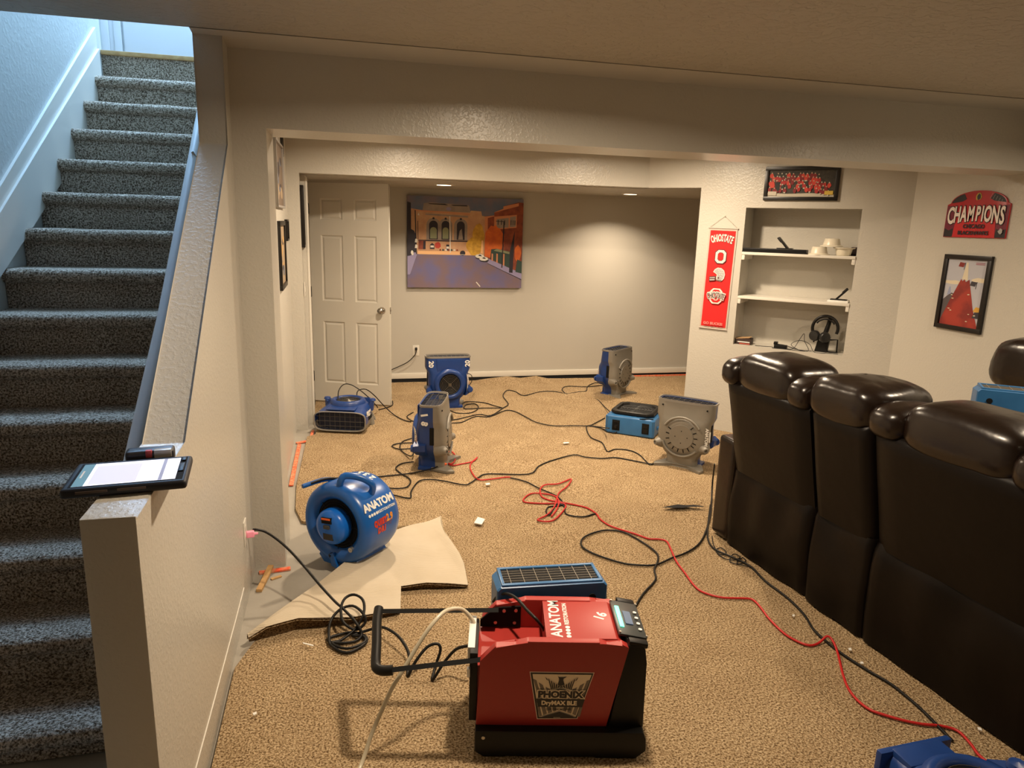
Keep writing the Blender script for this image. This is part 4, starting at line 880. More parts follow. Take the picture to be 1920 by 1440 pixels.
b = bmn(); prism(b, [(-0.105, 0), (0.105, 0), (0.14, 0.04), (0.11, 0.08), (-0.11, 0.08), (-0.14, 0.04)], 0.24, T(0.03, 0, -0.243) @ Matrix(((0, 0, 1, 0), (1, 0, 0, 0), (0, 1, 0, 0), (0, 0, 0, 1))), bev=0.008); obj('base_skid', b, M_blower, t, 40)
for (y, z) in ((-0.115, -0.105), (0.02, -0.170)):
    b = bmn(); cyl(b, 0.013, 0.020, T(0.010, y, z) @ RY(-90), 14); cyl(b, 0.005, 0.004, T(-0.010, y, z) @ RY(-90), 10); obj('bolt_boss', b, M_black if z < -.15 else M_wire, t, 40)
b = bmn(); tube(b, smoothpts([RX(20) @ Vector(v_) for v_ in [(0.035, 0.055, 0.200), (0.030, 0.055, 0.248), (0.045, 0.045, 0.272), (0.085, -0.010, 0.282), (0.120, -0.062, 0.268), (0.135, -0.078, 0.236), (0.135, -0.076, 0.195)]], 5), 0.018, 12); obj('carry_handle', b, M_blower, t, 60)
b = bmn(); tube(b, smoothpts([(0.13, 0.085, 0.195), (0.06, 0.115, 0.212), (-0.060, 0.150, 0.205)], 5), 0.012, 10); tube(b, smoothpts([(0.13, 0.075, 0.205), (0.06, 0.105, 0.218), (-0.020, 0.132, 0.212)], 5), 0.007, 8, mi=1); obj('cord_wrap', b, [M_blower, M_black], t, 60)
b = bmn(); prism(b, [(0, 0), (0.045, 0.01), (0.055, 0.075), (0.03, 0.085)], 0.02, T(-0.012, -0.03, -0.235) @ Matrix(((0, 0, 1, 0), (1, 0, 0, 0), (0, 1, 0, 0), (0, 0, 0, 1))), bev=0.003); obj('kickstand', b, M_blower, t, 40)
def drumtext(A_, m, s, size, x, ang, rot=0, bold=0.001, sx=1.0, w=None, rad=0.2226):
    """letters wrapped on the drum: s runs along the axis; ang from top toward the camera-right side"""
    for u, ch in zip(centres(s), s):
        xx = x + u*len(s)/2*w
        MM = RX(ang) @ T(xx, 0, rad) @ RZ(rot)
        text(A_, ch, size, MM, bold=bold, ext=0.0008, sx=sx)
b = bmn(); drumtext(b, 0, 'ANATOM', 0.056, 0.140, 57, 0, 0.0024, w=0.0400); drumtext(b, 0, 'RESTORATION', 0.019, 0.180, 68, 0, 0.0006, sx=1.0, w=0.0130)
obj('lettering', b, M_white, t, recalc=False); b = bmn()
for k in range(4): cyl(b, 0.0080, 0.0016, RX(68) @ T(0.042+0.0195*k, 0, 0.2222), 16)
obj('dot_row', b, M_white, t, recalc=False)
b = bmn()
for i, ch in enumerate('235'): text(b, ch, 0.056, RX(8+11*(1-i)*1.0) @ T(0.232, 0, 0.2215) @ RZ(90), bold=0.002, ext=0.0008)
obj('painted_number', b, M_white, t, recalc=False)
def curvedpoly(bm, pts, ang0, rad, mi=0):
    vs = []
    for (x, s) in pts: a = R(ang0) + s/rad; vs.append(bm.verts.new(RX(math.degrees(a)) @ Vector((x, 0, rad))))
    f = bm.faces.new(vs); f.material_index = mi
b = bmn(); rnd = random.Random(3)
for k in range(12):
    a = R(20+k*11); L_ = rnd.uniform(.05, .08); cx_, cs_ = 0.150, 0.0; w_ = 0.006
    for s_ in (-1, 1): curvedpoly(b, [(cx_, cs_), (cx_+s_*L_*math.cos(a), cs_+.55*L_*math.sin(a)-w_/2), (cx_+s_*L_*math.cos(a), cs_+.55*L_*math.sin(a)+w_/2)], 83, 0.2230, 0)
obj('starburst_decal', b, cm('decal_violet', (.10, .08, .22), .4), t, recalc=False)
b = bmn(); drumtext(b, 0, 'QUIET', 0.042, 0.112, 82, 0, 0.0030, sx=0.72, w=0.0205, rad=0.2232); drumtext(b, 0, 'DRI', 0.042, 0.120, 93, 0, 0.0030, sx=0.8, w=0.0225, rad=0.2232); obj('red_logo', b, cm('decal_red', (.62, .04, .01), .4), t, recalc=False)
b = bmn(); drumtext(b, 0, '2.9', 0.052, 0.188, 81, 0, 0.002, sx=0.75, w=0.018, rad=0.2232); obj('orange_logo', b, cm('decal_orange', (.85, .33, .04), .4), t, recalc=False)
for (x_, y_) in ((0.03, 0), (0.27, 0)): pass

# ---- red dehumidifier
DA = math.degrees(math.atan2(1.872-1.994, 0.945-0.401))
DX = T(0.401, 1.994, 0) @ RZ(DA); D = 0.29
t = DEHUM = thing('dehumidifier', 'red and black portable dehumidifier with its handle pulled out to the left', 'dehumidifier', M=DX)
def yz(x=0): return Matrix(((1, 0, 0, x), (0, 0, 1, 0), (0, 1, 0, 0), (0, 0, 0, 1)))   # poly (x,z) extruded along y
b = bmn(); prism(b, [(0.0, 0.020), (0.03, 0.0), (0.10, 0.0), (0.125, 0.018), (0.37, 0.018), (0.40, 0.0), (0.53, 0.0), (0.565, 0.03), (0.562, 0.075), (0.553, 0.10), (0.0, 0.10)], D+0.045, T(0, -0.030, 0) @ yz(), bev=0.010)
obj('base', b, M_black, t, 40)
FR_ = [(0.002, 0.098), (0.433, 0.098), (0.492, 0.390), (0.470, 0.402), (0.420, 0.398), (0.395, 0.408), (0.165, 0.408), (0.125, 0.392), (0.060, 0.388), (0.012, 0.335)]
b = bmn(); prism(b, FR_, 0.030, yz(), bev=0.0045); prism(b, FR_, 0.030, T(0, D-0.030, 0) @ yz(), bev=0.0045)
prism(b, [(0.225, 0.10), (0.433, 0.10), (0.478, 0.37), (0.474, 0.392), (0.455, 0.4045), (0.225, 0.4045)], D-0.056, T(0, 0.028, 0) @ yz(), bev=0.002)
bx(b, 0.004, 0.226, 0.028, D-0.028, 0.10, 0.300)
obj('red_housing', b, M_redp, t, 40)
b = bmn(); prism(b, [(0.440, 0.098), (0.556, 0.098), (0.552, 0.335), (0.545, 0.385), (0.528, 0.396), (0.490, 0.400), (0.486, 0.386)], D-0.004, T(0, 0.002, 0) @ yz(), bev=0.005); obj('end_cover', b, M_black, t, 40)
PMX = T(0.462, 0, 0.4035) @ RY(10)
b = bmn(); bx(b, 0.0, 0.096, 0.045, D-0.030, 0.002, 0.012, 0.004, M=PMX); obj('control_panel', b, mat('panel_grey', (.045, .05, .05), .35), t, 40); pn = bpy.data.objects['control_panel']
b = bmn(); bx(b, 0.010, 0.024, 0.085, 0.215, 0.014, 0.0165, 0.002, M=PMX); obj('status_light', b, mat('green_light', (0.1, .8, .5), .4, emis=((0.14, 0.95, 0.55), 3.2)), t, 40)
b = bmn(); bx(b, 0.034, 0.060, 0.110, 0.190, 0.0145, 0.0155, M=PMX); obj('display', b, mat('lcd', (.10, .13, .16), .2, emis=((0.16, 0.24, 0.42), .35)), t)
for k in range(4):
    b = bmn(); cyl(b, 0.0065, 0.003, PMX @ T(0.078, 0.085+0.035*k, 0.014), 14); obj('button', b, M_white, t, 40)
for (x, y) in ((0.004, 0.052), (0.004, D-0.038), (0.094, 0.052), (0.094, D-0.038)):
    b = bmn(); cyl(b, 0.004, 0.003, PMX @ T(x, y, 0.0135), 8); obj('screw', b, M_wire, t)
for s, y0 in ((0, 0.0), (1, D)):
    b = bmn(); bx(b, 0.028, 0.092, 0.004, 0.034, -0.004, 0.014, 0.006, M=T(0, y0 - (0.038 if s else 0), 0) @ PMX); obj('corner_guard', b, M_black, t, 40)
b = bmn(); bx(b, -0.022, 0.004, 0.020, D-0.060, 0.100, 0.350, 0.003); obj('side_grille', b, M_black, t, 40)
b = bmn(); bx(b, -0.030, -0.006, 0.050, D-0.045, 0.305, 0.352, 0.003); bx(b, -0.030, -0.020, 0.006, 0.024, 0.270, 0.30, 0.002); obj('cover_plate', b, M_white, t, 40)
b = bmn(); prism(b, [(0.006, 0.305), (0.150, 0.305), (0.150, 0.385), (0.060, 0.378), (0.006, 0.330)], 0.008, T(0, D-0.038, 0) @ yz()); obj('socket_panel', b, M_blackm, t, 40)
for (x, z) in ((0.060, 0.322), (0.128, 0.322), (0.090, 0.368), (0.132, 0.370)):
    b = bmn(); cyl(b, 0.006, 0.003, T(x, D-0.038, z) @ RX(90), 12); obj('screw', b, M_wire, t, 40)
FH = [(0.07, D-0.045, 0.374), (-0.352, D-0.045, 0.362)]; NH = [(0.03, 0.020, 0.330), (-0.290, 0.012, 0.288)]
b = bmn()
for (p, q_) in (FH, NH): tube(b, [p, q_], 0.0145, 4, flatz=0.62)
obj('handle_arm', b, M_blackm, t, 30)
b = bmn(); tube(b, smoothpts([(-0.270, 0.012, 0.290), (-0.298, 0.012, 0.287), (-0.322, 0.022, 0.288), (-0.331, 0.048, 0.293), (-0.340, 0.12, 0.318), (-0.352, 0.20, 0.348), (-0.355, D-0.045+0.012, 0.366)], 5), 0.0165, 14); obj('handle_grip', b, M_black, t, 60)
b = bmn(); text(b, 'ANATOM', 0.052, T(0.263, 0.150, 0.4045) @ RZ(90), bold=0.0012, ext=0.0007, sx=1.03); text(b, 'RESTORATION', 0.0205, T(0.300, 0.176, 0.4045) @ RZ(90), bold=0.0006, ext=0.0007)
obj('lettering', b, M_white, t, recalc=False); b = bmn()
for k in range(4): cyl(b, 0.0080, 0.0012, T(0.300, 0.038+0.018*k, 0.4042), 16)
obj('dot_row', b, M_white, t, recalc=False); b = bmn(); text(b, '16', 0.050, T(0.420, 0.165, 0.4042) @ RZ(62), bold=0.0016, ext=0.0007); obj('painted_number', b, M_white, t, recalc=False)
# shield label on the front
A = Art(T(0.278, -0.0006, 0.213) @ RX(90) @ Matrix.Diagonal((1.04, 1.15, 1, 1))); k1 = cm('label_black', (.012, .010, .010), .35); k2 = cm('label_cream', (.86, .72, .52), .4); k3 = cm('label_grey', (.20, .165, .13), .4); k4 = cm('label_line', (.80, .62, .52), .4)
def sh(x, y): return ((x-1003)/1003*0.1375, (770-y)/1003*0.1375)
def SP(*p): return [sh(x, y) for x, y in p]
A.poly(k4, SP((265, 215), (1745, 215), (1410, 1310), (475, 1330))); A.poly(k1, SP((285, 232), (1722, 232), (1398, 1298), (488, 1312)))
A.poly(k2, SP((335, 270), (1680, 270), (1370, 1262), (520, 1272)))
for p in (((350, 375), (430, 410), (560, 810), (490, 810)), ((480, 460), (580, 520), (690, 810), (600, 810)), ((640, 560), (740, 610), (800, 810), (740, 810))):
    A.poly(k3, SP(*p)); A.poly(k3, SP(*[(2006-x, y) for x, y in p]))
for p in (((470, 1020), (530, 1020), (590, 1240), (525, 1260)), ((560, 1020), (650, 1020), (700, 1190), (620, 1225)), ((690, 1020), (780, 1020), (820, 1150), (730, 1180)), ((820, 1020), (900, 1020), (920, 1110), (850, 1140))):
    A.poly(k3, SP(*p)); A.poly(k3, SP(*[(2006-x-20, y) for x, y in p]))
A.poly(k1, SP((940, 330), (1055, 330), (1040, 400), (1075, 500), (990, 535), (915, 500), (945, 400)))
A.poly(k1, SP((915, 290), (935, 325), (990, 335), (1060, 325), (1120, 315), (1070, 350), (990, 360), (930, 345)))
for i in range(6):
    x0, y0, x1, y1 = 690+62*i, 355+45*i-(i*i*2), 770+34*i, 615-8*i
    p = ((x0, y0), (x0+34, y0+35), (x1+24, y1-8), (x1, y1)); A.poly(k1, SP(*p)); A.poly(k1, SP(*[(2006-x, y) for x, y in p]))
A.poly(k1, SP((625, 320), (660, 350), (700, 410), (660, 385))); A.poly(k1, SP((1381, 320), (1346, 350), (1306, 410), (1346, 385)))
A.poly(k1, SP((800, 632), (985, 585), (1170, 632)))
A.poly(k1, SP((440, 830), (1555, 830), (1500, 1018), (480, 1018))); A.poly(k1, SP((520, 1275), (980, 1130), (1380, 1262)))
A.text(k2, 'PHOENIX', 0.0285, *sh(985, 730), bold=0.0042, sx=1.14); A.text(k1, 'PHOENIX', 0.0285, *sh(985, 730), bold=0.0016, sx=1.14); A.text(k2, 'DryMAX BLE', 0.0185, *sh(965, 925), bold=0.0009, sx=1.08); A.text(k1, 'LGR DEHUMIDIFIER', 0.0085, *sh(965, 1075), bold=0.0003, sx=1.05); A.line(k2, sh(850, 1262), sh(1010, 1262), .0009)
A.done('front_label', t)
for (x, y) in ((0.028, 0.077),):
    b = bmn(); cyl(b, 0.006, 0.004, T(x, -0.030, y) @ RX(90), 10); obj('screw', b, M_wire, t, 40)

# ================================================================== sofa
SA = Vector((2.060, 3.440, 0)); SYAW = -(90 + 4.45) + 0.0
SX_ = T(*SA) @ RZ(-85.55)      # local x: along the back toward the camera; local y: from the back toward the seats (+X world)
t = thing('recliner_sofa', 'dark brown leather recliner sofa seen from behind along the right side', 'sofa', M=SX_)
def panel(bm, x0, x1, prof, nx=12, wr=0.004, seed=0, th=0.10, taper=0.0):
    """prof: list of (y, z) up the back; rounded vertical edges"""
    rings = []
    for (y, z) in prof:
        front = []; 
        for i in range(nx+1):
            u = i/nx; x = x0+(x1-x0)*u; e = min(1, min(u, 1-u)*nx/1.2); dy = 0.022*(1-e)**2
            y_ = y + dy + wr*noise.noise(Vector((x*5+seed, z*4, 1.0)))*2
            front.append(Vector((x, y_, z)))
        back = [Vector((x1-0.004, y+th, z)), Vector((x0+0.004, y+th, z))]
        rings.append(front+back)
    return loft(bm, rings)
def zs_(a, b, n): return [a+(b-a)*i/n for i in range(n+1)]
UP = lambda z: -0.105*max(0, (z-0.43))/0.50      # the backs lean out toward the camera side
SEATS = [(0.150, 0.765, 'wide'), (0.785, 1.125, 'narrow'), (1.145, 1.87, 'wide')]
for si, (x0, x1, kind) in enumerate(SEATS):
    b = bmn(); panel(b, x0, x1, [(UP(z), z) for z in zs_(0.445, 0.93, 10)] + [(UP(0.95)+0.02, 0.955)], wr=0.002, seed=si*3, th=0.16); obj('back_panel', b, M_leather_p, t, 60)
    b = bmn(); pr = []
    for z in zs_(0.012, 0.462, 14):
        bulge = -0.012*math.sin(PI*min(1, z/0.45)) + (0.012 if z > 0.44 else 0)
        pr.append((bulge, z))
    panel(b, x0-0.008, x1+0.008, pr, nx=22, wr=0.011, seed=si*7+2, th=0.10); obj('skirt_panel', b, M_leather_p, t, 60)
    # head pillow with its two side wings
    y0 = -0.115
    if kind == 'wide':
        a0, a1 = (x0+0.085, x1-0.115) if si == 0 else (x0+0.120, x1-0.140)
        b = bmn(); pillow(b, ((a0+a1)/2, y0+0.160, 1.010), ((a1-a0)/2+0.012, 0.165, 0.112), 0.62, 0.42, RX(0), 56, 26, 0.035, 7.0); obj('head_pillow', b, M_leather, t, 70)
        for (w0, w1) in ((x0-0.035 if si == 0 else x0-0.045, a0+0.030), (a1-0.030, x1+0.020)):
            b = bmn(); pillow(b, ((w0+w1)/2, y0+0.145, 0.990), ((w1-w0)/2, 0.165, 0.080), 0.75, 0.65, None, 36, 18, 0.05, 8.0); obj('pillow_wing', b, M_leather, t, 70)
    else:
        b = bmn(); pillow(b, ((x0+x1)/2-0.01, y0+0.175, 1.010), ((x1-x0)/2+0.022, 0.185, 0.108), 0.60, 0.45, None, 56, 26, 0.05, 8.0); obj('head_pillow', b, M_leather, t, 70)
    b = bmn(); bx(b, x0+0.01, x1-0.01, 0.16, 0.95, 0.06, 0.46, 0.05, 4); obj('seat_cushion', b, M_leather, t, 60)
    b = bmn(); bx(b, x0+0.02, x1-0.02, 0.05, 0.24, 0.40, 0.90, 0.05, 4); obj('back_cushion', b, M_leather, t, 60)
for (x0, x1) in ((-0.005, 0.145), (1.88, 2.05)):
    b = bmn(); bx(b, x0, x1, 0.0, 0.98, 0.012, 0.595, 0.030, 4); obj('arm', b, M_leather, t, 60)
b = bmn()
for x in (0.773, 1.133): bx(b, x-0.012, x+0.012, 0.05, 0.9, 0.02, 0.85)
obj('inner_frame', b, M_dark, t)
# second recliner by the right wall
t = thing('recliner', 'dark brown leather recliner by the right wall with a light blue air mover on it', 'chair', (3.42, 2.60, 0), 0)
b = bmn(); bx(b, -0.28, 0.45, -0.45, 0.75, 0.03, 0.53, 0.05, 4); obj('seat', b, M_leather, t, 60)
b = bmn(); bx(b, 0.36, 0.56, -0.42, 0.72, 0.30, 0.98, 0.06, 4); obj('backrest', b, M_leather, t, 60)
b = bmn(); pillow(b, (0.40, 0.36, 1.01), (0.17, 0.36, 0.17), 0.6, 0.45, None, 50, 24, 0.05, 7.0); obj('head_pillow', b, M_leather, t, 70)
b = bmn(); pillow(b, (0.44, -0.40, 1.00), (0.17, 0.30, 0.15), 0.6, 0.45, None, 50, 24, 0.05, 7.0); obj('head_pillow', b, M_leather, t, 70)

# ================================================================== folded carpet flap, debris, small things
FLU = [(-0.402,2.791,0.010),(-0.332,2.879,0.030),(-0.209,3.040,0.040),(-0.090,3.193,0.045),(0.033,3.394,0.040),(0.162,3.589,0.035),(0.346,3.735,0.030),(0.458,3.793,0.025),(0.548,3.866,0.020)]
FLL = [(-0.393,2.770,0.020),(-0.323,2.790,0.050),(-0.198,2.832,0.050),(-0.085,2.832,0.040),(0.021,2.832,0.030),(0.232,2.875,0.020)]
FLJ = [(0.251,3.078,0.020),(0.371,3.073,0.030),(0.471,3.058,0.025),(0.568,3.052,0.010)]
FLR = [(0.583,3.256,0.020),(0.579,3.365,0.020),(0.545,3.513,0.020),(0.536,3.651,0.020)]
flc = Vector((0.1, 3.0, 0))
def P3(l): return [Vector(p)-flc for p in l]
Uc = smoothpts(P3(FLU), 6)
LP = [(0.0, 0), (0.08, 1), (0.20, 2), (0.32, 3), (0.42, 4), (0.575, 5), (0.585, 6), (0.70, 7), (0.80, 8), (0.88, 9), (0.90, 10), (0.935, 11), (0.965, 12), (0.985, 13), (1.0, 14)]
Lall = P3(FLL) + P3(FLJ) + P3(FLR) + [Uc[-1] + Vector((0.004, -0.004, 0))]
LP = list(zip([0.0, 0.08, 0.20, 0.32, 0.42, 0.575, 0.585, 0.70, 0.80, 0.88, 0.91, 0.94, 0.965, 0.985, 1.0], Lall))
def atU(u):
    x = u*(len(Uc)-1); i = min(int(x), len(Uc)-2); return Uc[i].lerp(Uc[i+1], x-i)
def atL(u):
    for (u0, p0), (u1, p1) in zip(LP, LP[1:]):
        if u <= u1+1e-9: return p0.lerp(p1, (u-u0)/(u1-u0))
    return LP[-1][1]
US = sorted(set([k/60 for k in range(61)] + [u for u, p in LP]))
def flap(bm, dz, mi):
    rings = []
    for u in US:
        a, c = atU(u), atL(u); rings.append([a.lerp(c, v/12) + Vector((0.002*noise.noise(Vector((u*40, 1, 0))) if v == 12 else 0, 0, dz + 0.016*math.sin(PI*v/12)*(1-u) + 0.006*noise.noise(Vector((u*5, v*0.3, 0))))) for v in range(13)])
    loft(bm, rings, False, False, False, mi)
M_flapb = M_backing
b = bmn(); flap(b, 0.012, 0); bmesh.ops.remove_doubles(b, verts=b.verts[:], dist=0.0006)
ob = obj('carpet_flap', b, M_backing, None, 60); ob.location = flc; tag(ob, 'folded-back corner of carpet showing its pale ribbed backing, below the drum blower', 'carpet'); FLAP = ob
b = bmn(); flap(b, 0.002, 0); bmesh.ops.remove_doubles(b, verts=b.verts[:], dist=0.0006); obj('flap_pile', b, M_carpet, FLAP, 60)
# fuzzy dark cut edges of the flap
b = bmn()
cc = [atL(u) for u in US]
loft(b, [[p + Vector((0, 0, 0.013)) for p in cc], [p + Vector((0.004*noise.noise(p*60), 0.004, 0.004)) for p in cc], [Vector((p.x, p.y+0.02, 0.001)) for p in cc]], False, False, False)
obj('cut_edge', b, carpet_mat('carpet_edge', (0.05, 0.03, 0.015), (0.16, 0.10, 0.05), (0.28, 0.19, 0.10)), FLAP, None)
# dark sheet painting the shade inside a lifted carpet slit by the sofa
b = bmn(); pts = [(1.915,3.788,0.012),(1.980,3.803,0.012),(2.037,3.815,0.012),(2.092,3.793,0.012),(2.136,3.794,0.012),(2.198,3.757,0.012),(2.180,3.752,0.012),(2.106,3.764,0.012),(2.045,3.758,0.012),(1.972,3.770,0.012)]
c = Vector(pts[0]); b.faces.new([b.verts.new(Vector((p[0], p[1], 0.022))-Vector((c.x, c.y, 0))) for p in pts]); ob = obj('carpet_slit_shade', b, M_dark, ca); ob.location = (c.x, c.y, 0)

def strip(name, label, pts, w_, m, cat, group=None, h=0.008):
    c = Vector(pts[0]); t_ = tag(None or bpy.data.objects.new(name, bpy.data.meshes.new(name)), label, cat, group)
    bm = bmn(); P = [Vector(p)-Vector((c.x, c.y, 0)) for p in pts]; rings = []
    for i, p in enumerate(P):
        d = (P[min(i+1, len(P)-1)]-P[max(i-1, 0)]); d.z = 0; d.normalize(); n = Vector((-d.y, d.x, 0))*w_/2
        rings.append([p-n, p+n, p+n+Vector((0, 0, h)), p-n+Vector((0, 0, h))])
    loft(bm, rings); bmesh.ops.recalc_face_normals(bm, faces=bm.faces[:]); bm.to_mesh(t_.data); bm.free(); t_.data.materials.append(m); t_.location = (c.x, c.y, 0); C.objects.link(t_); return t_
strip('tack_strip', 'orange tack strip along the foot of the left wall, nearest the drum blower', [(-0.335, 4.62, -.012), (-0.333, 4.9, -.012), (-0.330, 5.2, -.012), (-0.325, 5.52, -.012)], 0.028, M_tape, 'tack strip', 'carpet tack strips')
strip('tack_strip', 'short orange tack strip piece across the left wall corner before the white door', [(-0.35, 5.56, -.012), (-0.27, 5.60, -.012)], 0.03, M_tape, 'tack strip', 'carpet tack strips')
strip('tack_strip', 'short orange tack strip piece beside the outlet of the flat-lying blue blower', [(-0.245, 5.68, -.012), (-0.235, 5.90, -.012)], 0.022, M_tape, 'tack strip', 'carpet tack strips')
strip('tack_strip', 'orange tack strip on the concrete at the foot of the front pier', [(-0.418, 3.425, -.016), (-0.345, 3.435, -.016), (-0.27, 3.445, -.016)], 0.030, M_tape, 'tack strip', 'carpet tack strips')
strip('wooden_stake', 'pale wooden stake lying on the concrete beside the half wall', [(-0.400, 3.235, -.016), (-0.384, 3.33, -.012), (-0.362, 3.435, .006)], 0.026, M_pine, 'stake', h=0.014)
strip('wood_splinter', 'small thin wood splinter lying across the wooden stake', [(-0.355, 3.35, -.017), (-0.31, 3.375, -.017)], 0.016, M_pine, 'splinter', h=0.006)
def scrap(name, label, pts, m, cat='paper scrap', h=0.003, group=None):
    c = Vector(pts[0]); bm = bmn(); prism(bm, [(p[0]-c.x, p[1]-c.y) for p in pts], h); o = obj(name, bm, m); o.location = (c.x, c.y, 0.014); return tag(o, label, cat, group)
scrap('paper_scrap', 'small folded white paper scrap on the carpet near the folded flap', [(0.729,3.765,0.020),(0.766,3.844,0.020),(0.801,3.806,0.020),(0.768,3.735,0.020)], M_white, h=0.006)
scrap('paper_scrap', 'tiny white paper strip on the carpet in front of the flat light blue unit', [(1.721,5.190,0.010),(1.768,5.197,0.010),(1.764,5.169,0.010),(1.717,5.162,0.010)], M_white)
scrap('paper_scrap', 'tiny pale scrap on the carpet beside the black and red cords', [(0.922,4.389,0.010),(0.952,4.394,0.010),(0.950,4.364,0.010),(0.923,4.359,0.010)], M_white)
scrap('lint', 'tiny white lint speck on the near carpet by the half wall', [(-0.329,2.311,0.010),(-0.317,2.317,0.010),(-0.314,2.305,0.010),(-0.324,2.299,0.010)], M_white, 'lint')
scrap('lint', 'white lint thread on the carpet left of the black cord coil', [(-0.178,2.720,0.010),(-0.135,2.693,0.010),(-0.135,2.685,0.010),(-0.177,2.712,0.010)], M_white, 'lint')
for (pp, lb) in (([(1.965,2.523,0.010),(1.977,2.525,0.010),(1.968,2.509,0.010),(1.959,2.511,0.010)], 'white lint speck beside the sofa base near the first skirt seam'), ([(2.038,2.243,0.010),(2.052,2.244,0.010),(2.043,2.227,0.010),(2.032,2.229,0.010)], 'white lint speck beside the sofa base near the cord crossing'), ([(2.018,2.149,0.010),(2.032,2.150,0.010),(2.026,2.136,0.010),(2.015,2.138,0.010)], 'white lint speck between black cord and sofa base, below the cord crossing'), ([(2.163,1.730,0.010),(2.172,1.723,0.010),(2.164,1.711,0.010),(2.155,1.718,0.010)], 'white lint speck by the sofa base near the bottom right blower')):
    scrap('lint', lb, pp, M_white, 'lint', group='lint specks beside the sofa')

# ---- tablet on the half wall, and a small meter behind it
TX = T(-0.505, 1.815, 1.071) @ RZ(6)
t = thing('tablet', 'black rugged tablet with its screen lit, lying across the top of the half wall', 'tablet', M=TX)
b = bmn(); bx(b, -0.132, 0.132, -0.098, 0.098, 0, 0.022, 0.009, 3); obj('case', b, mat('navy_black_rubber', (.010, .011, .018), .5), t, 40)
M_scr = mat('screen_white', (.8, .8, .85), .2, emis=((0.74, 0.77, 0.95), 0.95)); M_scr2 = mat('screen_lilac', (.6, .6, .8), .2, emis=((0.52, 0.53, 0.78), 0.85)); M_scr3 = mat('screen_teal', (.1, .2, .25), .2, emis=((0.10, 0.20, 0.26), 0.8)); M_scr4 = mat('screen_slate', (.2, .2, .3), .2, emis=((0.28, 0.30, 0.42), 0.8))
A = Art(T(0, 0, 0.0222)); A.poly(M_blackm, [(-.118, -.086), (.122, -.086), (.122, .086), (-.118, .086)]); A.poly(M_scr, [(-.112, -.080), (.106, -.080), (.106, .080), (-.112, .080)]); A.poly(M_scr3, [(-.112, -.080), (-.088, -.080), (-.088, .080), (-.112, .080)]); A.poly(M_white, [(-.106, -.02), (-.102, -.02), (-.102, .03), (-.106, .03)])
A.poly(M_scr2, [(-.080, -.078), (.020, -.078), (.020, .060), (-.080, .060)]); A.poly(M_scr4, [(.068, -.080), (.076, -.080), (.076, .080), (.068, .080)])
for k in range(9): A.poly(M_scr2, [(.024, -.07+.015*k), (.060, -.07+.015*k), (.060, -.067+.015*k), (.024, -.067+.015*k)])
A.done('screen', t)
for (x0, x1) in ((-.10, -.035), (-.015, .045)):
    b = bmn(); bx(b, x0, x1, -.0995, -.097, .010, .016, .001); obj('port_cover', b, cm('case_brown', (.10, .07, .06)), t)
b = bmn(); bx(b, .108, .120, -.03, .03, .022, .026, .002); bx(b, .110, .120, .05, .075, .022, .027, .002); obj('case_button', b, M_black, t, 40)
t = thing('moisture_meter', 'small black handheld meter with a red button, behind the tablet', 'meter', M=T(-0.492, 1.955, 1.071) @ RZ(8))
b = bmn(); bx(b, -.058, .058, -.024, .024, 0, .036, .010, 3); obj('meter_body', b, mat('meter_grey', (.03, .03, .035), .35), t, 50)
b = bmn(); bx(b, -.010, .006, -.0255, -.012, .018, .0375, .003); obj('red_button', b, cm('meter_red', (.45, .05, .05)), t, 40); b = bmn(); bx(b, .010, .052, -.0255, -.008, .016, .0372, .003); obj('meter_display', b, cm('meter_chrome', (.45, .43, .40), .25), t, 40)

